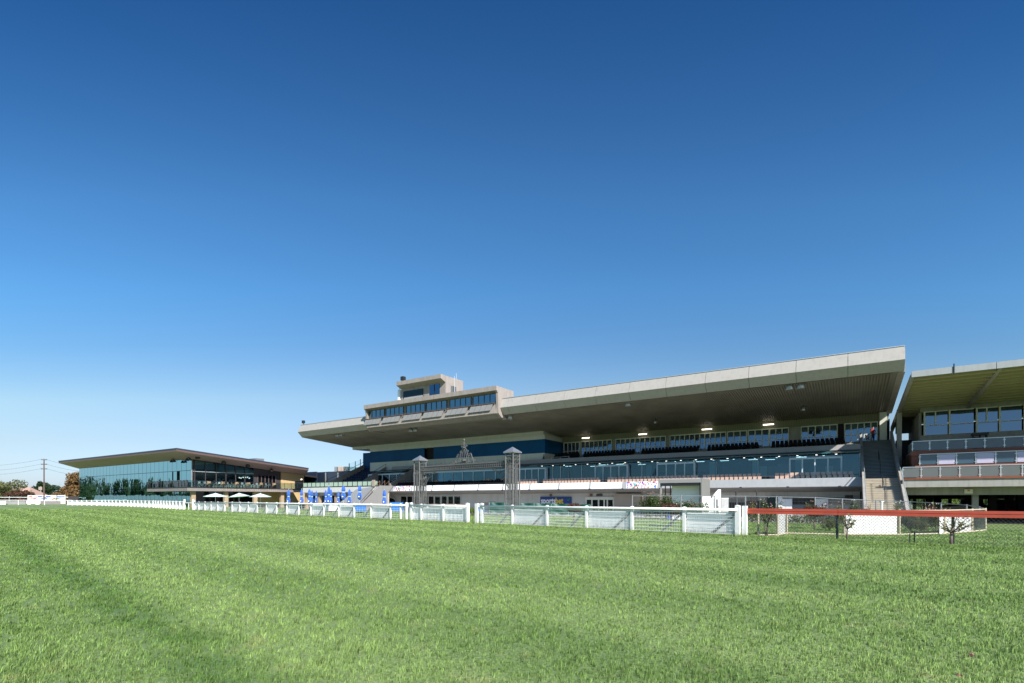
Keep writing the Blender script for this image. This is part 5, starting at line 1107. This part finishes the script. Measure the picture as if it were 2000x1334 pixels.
for (x, yt, Z, yb, w_, lb) in ((563.7, 955.5, 72, None, 7.5, 'leftmost closed blue umbrella on the forecourt'), (589, 955, 72, None, 7, 'closed blue umbrella alone, second from the left'), (604.5, 954.5, 70, None, 7.5, 'closed blue umbrella with a yellow patch, left of a touching pair'), (609.5, 957, 73, None, 5.5, 'closed blue umbrella right of a touching pair'), (617.7, 958, 74, None, 5.5, 'small closed blue umbrella just right of the touching pair'), (636.3, 956, 72, None, 6, 'closed blue umbrella at the left of the dense cluster'), (642.3, 948, 60, None, 7, 'tall closed blue umbrella in the middle of the dense cluster'), (646.5, 954, 64, None, 5.5, 'closed blue umbrella at the right of the dense cluster'), (660.7, 959, 74, None, 6, 'short closed blue umbrella left of the tall one with a bare pole'), (670.8, 947.5, 58, 977, 9, 'tall closed blue umbrella with bare lower pole, left of the stairs'), (682.5, 954.5, 66, None, 7.5, 'closed blue umbrella standing between two tall ones'), (702.5, 947, 58, 977, 9, 'tall closed blue umbrella right before the pale stairs'), (750.5, 956, 66, None, 9, 'closed blue umbrella before the arched opening, rightmost')):
    umbrella_closed(x, yt, Z, yb, lb, w_)
def umbrella_open(x, ytop, yedge, wpx, Z, lab, tilt=0):
    p = AT(x, Z); r = wpx/2*Z/FPX; zt_, ze = HT(ytop, Z), HT(yedge, Z); t = thing('open_umbrella', lab, 'umbrella', tuple(p), 'W', 'open pale umbrellas before the pavilion'); vs = [(p.x, p.y, zt_)]
    for i in range(8): a = math.pi/8+2*math.pi*i/8; vs.append((p.x+r*1.06*math.cos(a), p.y+r*1.06*math.sin(a), ze+tilt*math.cos(a)))
    vs += [(p.x, p.y, zt_-.05)]+[(q[0], q[1], q[2]-.06) for q in vs[1:9]]
    part('canopy', MB().add(vs, [(0, 1+i, 1+(i+1) % 8) for i in range(8)]+[(9, 10+(i+1) % 8, 10+i) for i in range(8)]+[(1+i, 10+i, 10+(i+1) % 8, 1+(i+1) % 8) for i in range(8)]), M['umbw'], t)
    rb_ = MB()
    for i in range(8): rb_.tube((p.x, p.y, zt_-.15), Vector(vs[10+i])*.97+Vector((p.x, p.y, zt_-.1))*.03, .015, None, 4)
    part('rib', rb_, M['alu'], t); part('pole', MB().tube(p-Vector((0, 0, .05)), Vector((p.x, p.y, zt_+.08)), .035), M['alu'], t); part('base', MB().lathe(p, [(.4, 0), (.4, .06), (.1, .12)], 12), M['dark'], t)
umbrella_open(421, 963, 969.5, 40, 79, 'open pale green umbrella leftmost, before the mirrored ground floor')
umbrella_open(467, 963, 969.5, 35, 77, 'open pale umbrella in the middle with a sagging left corner', .12)
umbrella_open(508.5, 963.5, 970, 37, 76, 'open pale umbrella on the right, before the tan timber wall')
# ------------------------------------------------------------------ forecourt barriers and tables
def wb(x0, x1, Z0, Z1, z0, z1, m, name, lab, cat, grp=None, th=.06, top=None):
    a, b = AT(x0, Z0), AT(x1, Z1); z_ = min(a.z, b.z); mb = MB(); dy = Vector((0, th, 0))
    q = [Vector((a.x, a.y, z_+z0)), Vector((b.x, b.y, z_+z0)), Vector((b.x, b.y, z_+z1)), Vector((a.x, a.y, z_+z1))]
    mb.add(q+[v_+dy for v_ in q], BF); mats = [M[m]]
    for v_ in (a, b): mb.tube((v_.x, v_.y-.04, z_), (v_.x, v_.y-.04, z_+z1+.04), .03, None, 6)
    if top: mats.append(M[top]); mb.tube((a.x, a.y, z_+z1+.03), (b.x, b.y, z_+z1+.03), .05, None, 6, 1)
    return single(name, mb, mats, lab, cat, (a.x, a.y, z_), 'W', grp)
segs = [(612, 640), (642, 668), (670, 694), (800, 828), (830, 860), (862, 889), (891, 917)]
for j, (xa, xb) in enumerate(segs):
    Z = 62 if xb < 700 else 57; wb(xa, xb, Z, Z-.6, .12, 1.0, 'board', 'crowd_barrier', f'white screened crowd barrier behind the racing fence, {ordw(j+1)} from the left', 'barrier', 'white crowd barriers on the forecourt', top='brownrail')
for j, (xa, xb) in enumerate(((694, 715), (762, 787))): wb(xa, xb, 56, 55.5, .25, 1.2 if j else 1.05, 'cyanblue', 'banner_barrier', ('bright blue banner barrier at the foot of the pale stairs', 'bright blue banner barrier before the arched opening')[j], 'barrier', 'blue banner barriers')
single('blue_box', MB().pz([(-3.1, 47), (-2.55, 47), (-2.55, 47.5), (-3.1, 47.5)], GZ+.95, GZ+1.4).box(-3.05, -2.6, 47.02, 47.48, GZ, GZ+.5), M['cyanblue'], 'bright blue crate stack beside the lone white gate post', 'crate', (-2.8, 47.2, GZ), 'W')
for j, x in enumerate((940, 949, 961, 974, 984)):
    Z = 56; p = AT(x, Z); w_ = .26 if j != 2 else .38
    t = thing('chair', f'dark upright chair back, {ordw(j+1)} from left of five beside the green tarpaulin', 'chair', tuple(p), 'W', 'dark chairs beside the tarpaulin')
    part('backrest', MB().box(p.x-w_, p.x+w_, p.y, p.y+.05, p.z+.75, p.z+(1.3 if j != 2 else 1.4)), M['shadeclad'], t); part('seat', MB().box(p.x-w_, p.x+w_, p.y-.45, p.y, p.z+.42, p.z+.47), M['shadeclad'], t)
    for a in (-1, 1):
        for b in (-.42, .02): part('leg', MB().tube((p.x+a*w_*.9, p.y+b, p.z), (p.x+a*w_*.9, p.y+b, p.z+(.42 if b < 0 else .8)), .02), M['dark'], t)
ta = thing('tarpaulin_fence', 'dark green tarpaulin swagged along a row of pale posts behind the white fence', 'fence', tuple(AT(1050, 52)), 'W')
xs_ = (956, 985, 1013, 1043, 1077, 1110, 1153)
for a_, b_ in zip(xs_, xs_[1:]):
    mb = MB(); k = 10; A, B = AT(a_, 52), AT(b_, 52-.2)
    rows = []
    for j in range(7):
        f_ = j/6
        for i in range(k+1):
            q = A+(B-A)*i/k; sag = .22*4*(i/k)*(1-i/k)*(1-f_); rows.append((q.x, q.y-.12*math.sin(f_*9+i*.7)*abs(math.sin(math.pi*i/k)), A.z+.15+(1.05)*(f_)+(0 if f_ < 1 else 0)-sag*.3+(.06*abs(math.cos(math.pi*i/k)) if j == 6 else 0)))
    part('tarpaulin', MB().add(rows, [(j*(k+1)+i, j*(k+1)+i+1, (j+1)*(k+1)+i+1, (j+1)*(k+1)+i) for j in range(6) for i in range(k)]), M['tarp'], ta, True)
for x in xs_: q = AT(x, 51.9); part('post', MB().tube((q.x, q.y, q.z), (q.x, q.y, q.z+1.25), .03), M['alu'], ta)
tb = MB()
for x in (1168, 1186, 1200, 1220, 1240): q = AT(x, 55); tb.path([(q.x-.25, q.y, q.z), (q.x-.22, q.y, q.z+.9), (q.x, q.y, q.z+1.08), (q.x+.22, q.y, q.z+.9), (q.x+.25, q.y, q.z)], .03, 5)
single('hoop_barrier', tb, M['steel'], 'row of grey steel hoops before the ground floor glass doors', 'barrier', tuple(AT(1200, 55)), 'W')
mb = MB()
for (xa, xb, z) in ((1200, 1300, 1.25), (1262, 1292, 1.9), (1262, 1292, 1.55)): a, b = AT(xa, 56), AT(xb, 54); mb.tube((a.x, a.y, a.z+z), (b.x, b.y, b.z+z), .028)
for x in (1200, 1225, 1252, 1262, 1292): a = AT(x, 56-(x-1200)*.02); mb.tube(a, a+Vector((0, 0, 1.25 if x < 1262 else 1.9)), .03)
single('ramp_rail', mb, M['dark'], 'black stepped ramp handrails left of the dark kiosk', 'handrail', tuple(AT(1245, 55)), 'W')
# ------------------------------------------------------------------ kiosk
ks = thing('kiosk', 'dark-framed open-fronted kiosk with a flat roof and ribbed grey side', 'kiosk', (-14, 54, GZ)); ka, kb, kn, kf = S(1289.5, 52), S(1369, 52), 52.0, 55.4; kz = ZZ(1369, 934, 52)
part('roof', MB().px([(kn-.15, kz-.42), (kn-.15, kz-.08), (kn, kz), (kf, kz+.15), (kf, kz-.42)], ka-.1, kb+.02), M['graymetal'], ks)
part('roller_box', MB().box(ka+.1, kb-.15, kn-.1, kn+.2, kz-.72, kz-.44), M['dark'], ks)
part('side_wall', MB().box(kb, kb+.12, kn-.1, kf, GZ, kz-.02), mat('ribbed_grey', (.22, .22, .21), .6, var=.05, lines=(1, .22, .04, .25)), ks)
part('back_wall', MB().box(ka+.9, kb, kn+1.0, kn+1.2, GZ, kz-.45), M['board'], ks)
part('frame_post', MB().box(ka, ka+.14, kn-.05, kn+.1, GZ, kz-.42), M['graymetal'], ks); part('frame_post', MB().box(kb-.13, kb-.01, kn-.05, kn+.1, GZ, kz-.42), M['dark'], ks)
part('window_frame', MB().box(S(1298.5, 53), S(1300, 53), 53, 53.1, GZ, kz-.5).box(S(1308.5, 53), S(1310, 53), 53, 53.1, 1.55, kz-.5).box(S(1298.5, 53), S(1310, 53), 53.01, 53.11, 1.45, 1.56), M['dark'], ks)
p = AT(1305.5, 43); single('spot_lamp', MB().box(p.x-.16, p.x+.16, p.y-.05, p.y+.12, p.z+.75, p.z+1.0).tube(p, p+Vector((0, 0, .75)), .05).lathe(p, [(.2, 0), (.2, .25)], 10), M['sponsor_blue'], 'small blue ground lamp between two flower beds', 'lamp', tuple(p), 'W')
# white gates beside the kiosk
wg = thing('picket_gate', 'white slatted gates with a solid left leaf right of the kiosk', 'gate', tuple(AT(1395, 50)), 'W')
a, b = AT(1372, 50), AT(1388, 50); part('solid_leaf', MB().box(a.x, b.x, a.y, a.y+.06, a.z+.1, HT(969, 50)), M['white'], wg)
for (xa, xb) in ((1389, 1399), (1409, 1423)):
    a, b = AT(xa, 50), AT(xb, 50); mb = MB().box(a.x, b.x, a.y, a.y+.05, HT(972.5, 50)-.06, HT(972.5, 50)).box(a.x, b.x, a.y, a.y+.05, a.z+.1, a.z+.16)
    for i in range(8): q = a.x+(b.x-a.x)*(i+.5)/8; mb.box(q-.02, q+.02, a.y+.01, a.y+.04, a.z+.1, HT(972.5, 50))
    part('slatted_leaf', mb, M['white'], wg)
a = AT(1400, 51); single('wing_wall', MB().px([(0, 0), (0, 1), (1, 1)], 0, 1) and MB().box(AT(1402, 51).x, AT(1408, 51).x, 51, 51.2, a.z, HT(956, 51)).add([(AT(1392, 51).x, 51.02, HT(969, 51)), (AT(1402, 51).x, 51.02, HT(957, 51)), (AT(1402, 51).x, 51.02, HT(975, 51)), (AT(1392, 51).x, 51.02, HT(975, 51)), (AT(1392, 51).x, 51.18, HT(969, 51)), (AT(1402, 51).x, 51.18, HT(957, 51)), (AT(1402, 51).x, 51.18, HT(975, 51)), (AT(1392, 51).x, 51.18, HT(975, 51))], BF), M['white'], 'white pointed wing wall standing behind the slatted gates', 'wall', tuple(a), 'W')
for j, (x, y1) in enumerate(((1437.5, 961), (1477.5, 959.5))):
    p = AT(x, 53); single('lamp_pole', MB().tube(p, (p.x, p.y, HT(y1, 53)), .045).box(p.x-.08, p.x+.08, p.y-.08, p.y+.08, HT(y1, 53)-.1, HT(y1, 53)+.05), M['dark'], ('dark slim pole left of two before the louvred openings', 'dark slim pole right of two before the louvred openings')[j], 'pole', tuple(p), 'W', 'dark poles before the louvres')
p = AT(1722, 40); single('white_post', MB().tube(p, (p.x, p.y, HT(978, 40)), .08).box(p.x-.12, p.x+.12, p.y-.12, p.y+.12, HT(979, 40)-.04, HT(979, 40)+.06), M['white'], 'plain white post at the foot of the big stairs', 'post', tuple(p), 'W')
# ------------------------------------------------------------------ background at the far left
def rz(n_, seed): return random.Random(seed)
far = [('broad_tree', 'large olive-green tree at the extreme left edge', 8, 190, 7.0, 7.5, 1.2, 'olive', 0), ('broad_tree', 'low olive-green tree left of the pink-roofed house', 0, 205, 6, 5.5, 1, 'olive', 1), ('broad_tree', 'bushy russet tree before the pink-roofed house', 33, 185, 4.6, 4.0, .6, 'redbrown', 2), ('broad_tree', 'small russet tree right of the pink-roofed house', 47, 190, 3.0, 4.4, .4, 'redbrown', 3),
       ('broad_tree', 'dark green domed tree behind the tall power pole', 93, 235, 5.6, 7.0, .8, 'dark', 4), ('broad_tree', 'dark green small tree left of the power pole', 79, 240, 4.0, 9, .8, 'dark', 5), ('broad_tree', 'distant green tree between the two power poles', 63, 250, 3.6, 5.5, .6, 'dark', 6), ('broad_tree', 'tall orange-brown autumn tree touching the pavilion', 148, 165, 3.7, 9.0, .9, 'rust', 7), ('broad_tree', 'lower orange-brown autumn tree left of the tall one', 137, 168, 3.2, 5.6, .5, 'rust', 8), ('broad_tree', 'low russet tree right of the striped banner', 117, 230, 3.8, 4.0, .4, 'rust', 9), ('broad_tree', 'low dark tree far behind the striped banner', 125, 260, 4.0, 5.5, .4, 'dark', 10)]
for (nm, lb, x, Z, R_, H_, bs, lf, sd_) in far:
    rg = random.Random(sd_+20); p = AT(x, Z); tree(nm, lb, 'tree', p, clumpy(R_, H_, bs, 16, rg), lf, .34, 3600, .28, H_*.45, 'trees at the far left', sd_)
t = thing('house', 'distant cottage with a pinkish hipped roof and brick chimney', 'house', tuple(AT(30, 215)), 'W'); p = AT(30, 215)
part('wall', MB().box(p.x-6.5, p.x+5.5, 215, 223, 0, 3.0), M['rollertan'], t)
rf_ = part('roof', MB().add([(p.x-7, 214.5, 3), (p.x+6, 214.5, 3), (p.x+6, 224, 3), (p.x-7, 224, 3), (p.x-3.2, 219, 6.6), (p.x+2.6, 219, 6.6)], [(0, 1, 5, 4), (1, 2, 5), (2, 3, 4, 5), (3, 0, 4)]), M['roof_pink'], t); part('chimney', MB().box(p.x+4.6, p.x+5.4, 216, 216.8, 3, 5.2), M['stone'], rf_)
p = AT(86, 150); t = thing('power_pole', 'tall dark timber power pole with three crossarms and wires', 'power pole', tuple(p), 'W'); zt_ = HT(897, 150)
part('pole', MB().tube(p, (p.x, p.y, zt_), .20, .14, 10), M['pole_wood'], t)
for y in (898, 907, 916):
    z = HT(y, 150); part('crossarm', MB().box(p.x-.85, p.x+.85, p.y-.08, p.y+.08, z-.1, z+.08), M['pole_wood'], t); ins = MB()
    for q in (-.8, .8): ins.lathe((p.x+q, p.y, z+.08), [(.09, 0), (.12, .15), (.05, .3)], 6)
    part('insulator', ins, M['alu'], t)
for k, (yl, ym, yr) in enumerate(((908, 898, 912), (918, 907, 921), (926, 916, 929))):
    for (x1, yy) in ((-60, yl+1.2), (190, yr)):
        e = AT(x1, 175); a = Vector((p.x, p.y, HT(ym, 150)+.3)); b_ = Vector((e.x, e.y, HT(yy, 175))); pts_ = []
        for i in range(9): f_ = i/8; q = a+(b_-a)*f_; q.z -= 4*f_*(1-f_)*.8; pts_.append(q)
        part('wire', MB().path(pts_, .028, 3), M['dark'], t)
p = AT(49, 230); t = thing('power_pole', 'short distant grey power pole with two crossarms', 'power pole', tuple(p), 'W')
part('pole', MB().tube(p, (p.x, p.y, HT(946, 230)), .22, .16, 8), M['graymetal'], t); part('crossarm', MB().box(p.x-.9, p.x+.9, p.y-.1, p.y+.1, HT(948, 230), HT(948, 230)+.2).box(p.x-1.1, p.x+1.1, p.y-.1, p.y+.1, HT(955, 230), HT(955, 230)+.2), M['graymetal'], t)
for j, (x, y) in enumerate(((117, 943), (113, 951))):
    p = AT(x, 300); single('mast', MB().tube(p, (p.x, p.y, HT(y, 300)), .12, .06, 6), M['steel'], ('thin distant mast, the taller one', 'thin distant mast, the shorter one')[j]+' beyond the striped banner', 'mast', tuple(p), 'W')
p, q = AT(79, 228), AT(94, 228); single('signpost', MB().box(p.x-.15, p.x+.15, 228, 228.3, 0, HT(950, 228)).box(p.x-.8, p.x+.8, 227.9, 228.0, HT(957, 228), HT(951, 228)), M['rollertan'], 'tan distant signboard left of the tall power pole', 'sign', tuple(p), 'W')
bn = thing('banner_wall', 'long white banner wall with red, blue and yellow bands behind the far rail', 'banner', tuple(AT(90, 160)), 'W'); a, b = AT(54, 160), AT(127, 160)
part('panel', MB().box(a.x, b.x, 160, 160.2, 0, HT(967.3, 160)), M['board'], bn)
for (x0, x1, y0, y1, mm) in ((55, 64, 968.2, 971, 'print_red'), (58, 74, 971.3, 973.8, 'print_red'), (71, 84, 968.6, 971.6, 'print_blue'), (87, 100, 968.6, 972.3, 'print_blue'), (78, 94, 973, 975.2, 'cyanblue'), (64, 70, 974, 976, 'cyanblue'), (108, 127, 969, 972.3, 'print_blue'), (107, 113, 972.6, 976.5, 'yellow'), (120, 124, 972.6, 976.5, 'yellow'), (100, 107, 973, 976, 'print_red')):
    c_, d_ = AT(x0, 160), AT(x1, 160); part('printed_band', MB().add([(c_.x, 159.97, HT(y1, 160)), (d_.x-.4, 159.97, HT(y1, 160)), (d_.x, 159.97, HT(y0, 160)), (c_.x+.5, 159.97, HT(y0, 160))], [(0, 1, 2, 3)]), M[mm], bn)
a, b = AT(133, 140), AT(157, 140); single('dark_fence', MB().box(a.x, b.x, 140, 140.15, 0, HT(969.5, 140)), M['shadeclad'], 'dark slatted fence below the orange autumn trees', 'fence', (a.x, 140, 0), 'W')
# rooftop plant and bush showing over the terrace wing
for j, (x, w_) in enumerate(((655.5, 5), (663, 6), (668.5, 4), (676, 6))):
    Z = 118; p = AT(x, Z); hw = w_/2*Z/FPX; mb = MB().box(p.x-hw, p.x+hw, Z, Z+1, HT(921, Z), HT(911.5, Z)).box(p.x-hw*.8, p.x+hw*.8, Z-.03, Z, HT(919, Z), HT(913, Z))
    single('air_unit', mb, M['steel'] if j in (0, 3) else M['rollertan'], f'boxy rooftop air unit beyond the terrace wing, {ordw(j+1)} from left', 'air unit', (p.x, Z, HT(921, Z)), 'W', 'rooftop air units')
p = AT(663, 118); single('plant_building', MB().box(AT(640, 118).x, AT(690, 118).x, 117.9, 126, GZ, HT(921, 118)-.02), M['navy'], 'plain flat-roofed building carrying the air units behind the terrace wing', 'building', (p.x, 118, GZ), 'W')
p = AT(631, 150); rg = random.Random(77); tree('broad_tree', 'yellow-green treetop showing over the terrace wing wall', 'tree', p, clumpy(4.2, 4.2, 5.0, 10, rg), 'lime', .3, 2200, .3, 6, seed=5)
# greenery behind the undercroft
for j, (x, Z) in enumerate(((1778, 108), (1800, 104), (1830, 108), (1850, 103), (1870, 107), (1900, 104), (1925, 108), (1940, 104))):
    p = AT(x, Z); rg = random.Random(60+j); tree('garden_tree', f'sunlit green tree seen through the dark undercroft, {ordw(j+1)} from left', 'tree', p, clumpy(2.0, 4.2, .3, 8, rg), 'lime' if j % 2 else 'green', .16, 1500, .15, 2.2, 'trees behind the undercroft', j)
# trees across the course: seen mirrored in the glass
def belt(name, lab, pts_, hts, wid, seed, leaf, cnt=220, sz=1.0):
    rg = random.Random(seed); mb = MB()
    for (x, y), h in zip(pts_, hts):
        r = h*wid*rg.uniform(.8, 1.2); k = 5
        mb.lathe((x, y, 0), [(r*.25, 0), (r*.75, h*.15), (r*.7, h*.45), (r*.35, h*.8), (r*.05, h*.98)], 7)
        for i in range(k): f_ = i/(k-1); leaf_cloud(mb, (x+rg.uniform(-.2, .2)*r, y+rg.uniform(-.2, .2)*r, h*(.18+.68*f_)), r*(1-.6*f_), h*.22, cnt//k, sz, rng=rg, shell=0)
    single(name, mb, LM[leaf], lab, None, tuple(pts_[0])+(0,), 'W', kind='stuff')
rg = random.Random(31)
belt('poplar_belt', 'row of tall dark poplars across the course, mirrored in the pavilion glass', [(-430+rg.uniform(-10, 10), 112+2.2*i) for i in range(80)], [rg.uniform(12, 19) if i > 22 else rg.uniform(6, 12) for i in range(80)], .15, 3, 'poplar', 300, .8)
belt('woodland', 'low mixed trees across the course, mirrored in the pavilion and stand glass', [(-470+rg.uniform(-20, 20), -330+11*i) for i in range(64)], [rg.uniform(5, 10) for i in range(64)], .75, 4, 'dark', 150, 1.6)
cs = MB()
for i in range(9): cs.box(-300-3*i, -299-3*i, 118+1*i, 175, 0, .9)
single('service_yard', MB().box(-330, -329, 120, 190, 0, 3.6), M['parapet'], 'long pale wall across the course, mirrored in the pavilion glass', 'wall', (-330, 155, 0), 'W')
# ------------------------------------------------------------------ people
def person(lab, pos, ang, joints, radii, cols, scale=1.0, hair=True):
    vs = [Vector(j) for j in joints['v']]; me = bpy.data.meshes.new('person'); me.from_pydata([tuple(v*scale) for v in vs], joints['e'], [])
    o = bpy.data.objects.new('person_source', me); COL.objects.link(o); sk = o.modifiers.new('s', 'SKIN'); sk.use_smooth_shade = True
    for i, r in enumerate(radii): me.skin_vertices[0].data[i].radius = (r[0]*scale, r[1]*scale)
    me.skin_vertices[0].data[0].use_root = True
    sb_ = o.modifiers.new('u', 'SUBSURF'); sb_.levels = 2; dg = bpy.context.evaluated_depsgraph_get(); m2 = bpy.data.meshes.new_from_object(o.evaluated_get(dg)); bpy.data.objects.remove(o)
    m2.name = 'person'
    for c in cols['mats']: m2.materials.append(M[c])
    for p_ in m2.polygons: p_.material_index = cols['f'](p_.center/scale); p_.use_smooth = True
    r = bpy.data.objects.new('person', m2); COL.objects.link(r); r.location = pos; r.rotation_euler = (0, 0, ang); tag(r, lab, 'person'); BASE[r.name] = (0, 0, 0)
    return r
J = {'v': [(0, 0, .95), (0, .01, 1.15), (0, .02, 1.38), (0, 0, 1.5), (0, -.02, 1.60), (0, -.02, 1.72),   # pelvis..head
           (.19, .02, 1.40), (.25, -.04, 1.13), (.20, -.24, .98), (.19, -.32, .96), (-.19, .02, 1.40), (-.25, -.02, 1.12), (-.22, -.22, .95), (-.21, -.31, .93),
           (.10, 0, .90), (.11, -.03, .50), (.12, .02, .09), (.13, -.14, .04), (-.10, 0, .90), (-.11, -.02, .50), (-.12, .04, .09), (-.13, -.12, .04)],
     'e': [(0, 1), (1, 2), (2, 3), (3, 4), (4, 5), (2, 6), (6, 7), (7, 8), (8, 9), (2, 10), (10, 11), (11, 12), (12, 13), (0, 14), (14, 15), (15, 16), (16, 17), (0, 18), (18, 19), (19, 20), (20, 21)]}
RR = [(.15, .11), (.14, .10), (.16, .11), (.055, .055), (.085, .095), (.07, .08), (.06, .06), (.045, .045), (.035, .035), (.03, .02), (.06, .06), (.045, .045), (.035, .035), (.03, .02), (.085, .085), (.06, .06), (.045, .045), (.04, .03), (.085, .085), (.06, .06), (.045, .045), (.04, .03)]
def fc(c):
    if c.z > 1.62 and c.y > -.06 or c.z > 1.74: return 3
    if c.z > 1.47: return 0
    if c.z > .93 and not (c.y < -.2): return 1
    if c.y < -.2 and c.z > .8: return 0
    return 2
person('person in a dark red shirt and dark trousers at the top of the stairs', S2W(S(1705, 76.0), 76.0, 8.62), ANG+.5, J, RR, {'mats': ['skin', 'redshirt', 'denim', 'hair'], 'f': fc})
person('person in dark blue standing by the corner of the glazed block', S2W(S(1062, 70.55), 70.5, 7.0), ANG-1.2, J, RR, {'mats': ['skin', 'denim', 'denim', 'hair'], 'f': fc}, .98)
p = S2W(S(1697, 75.9), 75.9, 8.62); single('folding_chair', MB().box(p.x-.2, p.x+.2, p.y-.2, p.y+.2, p.z+.44, p.z+.48).box(p.x-.2, p.x+.2, p.y+.18, p.y+.22, p.z+.5, p.z+.95).tube((p.x-.2, p.y-.2, p.z), (p.x-.2, p.y+.2, p.z+.5), .02).tube((p.x+.2, p.y-.2, p.z), (p.x+.2, p.y+.2, p.z+.5), .02).tube((p.x-.2, p.y+.2, p.z), (p.x-.2, p.y-.2, p.z+.45), .02).tube((p.x+.2, p.y+.2, p.z), (p.x+.2, p.y-.2, p.z+.45), .02), M['alu'], 'pale folding chair beside the person in the red shirt', 'chair', tuple(p), 'W')
# ------------------------------------------------------------------ fallen leaves and grass blades
for j, (x, y) in enumerate(((1896, 1289), (1875, 1330))):
    p = GP(x, y); t = MB(); rg = random.Random(j); leaf_cloud(t, p+Vector((0, 0, .055)), .03, .015, 7, .018, rng=rg); single('fallen_leaf', t, LM['rose'], ('curled pinkish fallen leaf lying on the turf at lower right', 'second small fallen leaf at the bottom edge of the turf')[j], 'leaf', tuple(p), 'W')
def grass_object():
    rs_ = np.random.RandomState(5); parts_ = []; edges_ = [3.8, 5, 6.5, 8.5, 11, 14.5, 19, 25, 33, 44, 58, 78]
    for a, b in zip(edges_, edges_[1:]):
        dm = (a+b)/2; area = (b-a)*(2.3*dm+3); dens = 2600*(5.5/dm)**1.5*(1 if dm < 50 else .6); n = int(area*dens)
        y = rs_.uniform(a, b, n); x = rs_.uniform(-1, 1, n)*(y*1.12+1.2); parts_.append(np.stack([x, y], 1))
    P_ = np.concatenate(parts_); nt_ = len(P_)//6; tid = rs_.randint(0, nt_, len(P_)); tc = P_[rs_.permutation(len(P_))[:nt_]]
    tc = tc[np.argsort(tc[:, 1])]; tid = np.clip((np.argsort(np.argsort(P_[:, 1]))/6).astype(int), 0, nt_-1); dd = np.hypot(tc[tid, 0], tc[tid, 1])[:, None]
    P_ = tc[tid]+rs_.normal(0, 1, P_.shape)*.013*(dd/6)**.5; th_ = rs_.lognormal(0, .22, nt_)[tid]; tr_r = rs_.normal(0, .13, nt_)[tid]; pf = .6742*P_[:, 0]+.7386*P_[:, 1]-PF
    strip_n = 26000; tt = rs_.uniform(-32, 4, strip_n); xx = .7386*tt+.6742*(PF+rs_.normal(0, .1, strip_n)); yy = -.6742*tt+.7386*(PF+rs_.normal(0, .1, strip_n))
    P2 = np.stack([xx, yy], 1)
    keep = (pf < 14); P_ = P_[keep]; th_ = th_[keep]; tr_r = tr_r[keep]; n1 = len(P_); P_ = np.concatenate([P_, P2]); n = len(P_); x, y = P_[:, 0], P_[:, 1]; d_ = np.hypot(x, y)
    # tussocks: blade height follows a lumpy field
    def fld(fx, ph): return np.sin(x*fx+ph+1.7*np.sin(y*fx*.7+ph))*np.sin(y*fx*1.1-ph+1.3*np.sin(x*fx*.6))
    lump = .5+.22*fld(2.1, .3)+.2*fld(4.7, 1.9)+.2*fld(9.3, 4.1); lump = np.clip(lump, 0, 1.1)
    h = (.020+.026*lump)*rs_.uniform(.6, 1.3, n)*(1+.012*d_); h[:n1] *= np.clip(th_, .45, 1.9); h[n1:] = rs_.uniform(.04, .12, n-n1); rnd = rs_.normal(.42, .18, n); rnd[:n1] += tr_r
    wd = .0022*(np.maximum(d_, 5)/5)**.85*rs_.uniform(.7, 1.3, n); a = rs_.uniform(0, 2*np.pi, n); ln = rs_.uniform(.1, .7, n)*h; la = rs_.normal(.4, 1.2, n)
    zg = np.array([gz(float(u_), float(v_)) if (.6742*u_+.7386*v_-22.3) > 11 else 0. for u_, v_ in P_])
    ca, sa_ = np.cos(a), np.sin(a); lx, ly = np.cos(la)*ln, np.sin(la)*ln
    V = np.zeros((n, 5, 3), np.float32)
    V[:, 0] = np.stack([x-ca*wd, y-sa_*wd, zg-.004], 1); V[:, 1] = np.stack([x+ca*wd, y+sa_*wd, zg-.004], 1)
    V[:, 2] = np.stack([x+ca*wd*.8+lx*.35, y+sa_*wd*.8+ly*.35, zg+h*.6], 1); V[:, 3] = np.stack([x-ca*wd*.8+lx*.35, y-sa_*wd*.8+ly*.35, zg+h*.6], 1)
    V[:, 4] = np.stack([x+lx, y+ly, zg+h], 1)
    me = bpy.data.meshes.new('grass'); me.vertices.add(n*5); me.vertices.foreach_set('co', V.reshape(-1))
    idx = np.arange(n, dtype=np.int32)*5; q = np.stack([idx, idx+1, idx+2, idx+3, idx+3, idx+2, idx+4], 1).reshape(-1)
    me.loops.add(n*7); me.loops.foreach_set('vertex_index', q); me.polygons.add(n*2)
    st_ = np.stack([np.arange(n)*7, np.arange(n)*7+4], 1).reshape(-1).astype(np.int32); me.polygons.foreach_set('loop_start', st_)
    at = me.attributes.new('rnd', 'FLOAT', 'POINT'); at.data.foreach_set('value', np.repeat(np.clip(rnd, 0, 1), 5).astype(np.float32))
    me.materials.append(M['blade']); me.update(calc_edges=True); me.validate()
    o = bpy.data.objects.new('grass', me); COL.objects.link(o); tag(o, 'dense short green grass blades covering the racing turf and lawn', 'grass', kind='stuff'); print('blades', n)
grass_object()
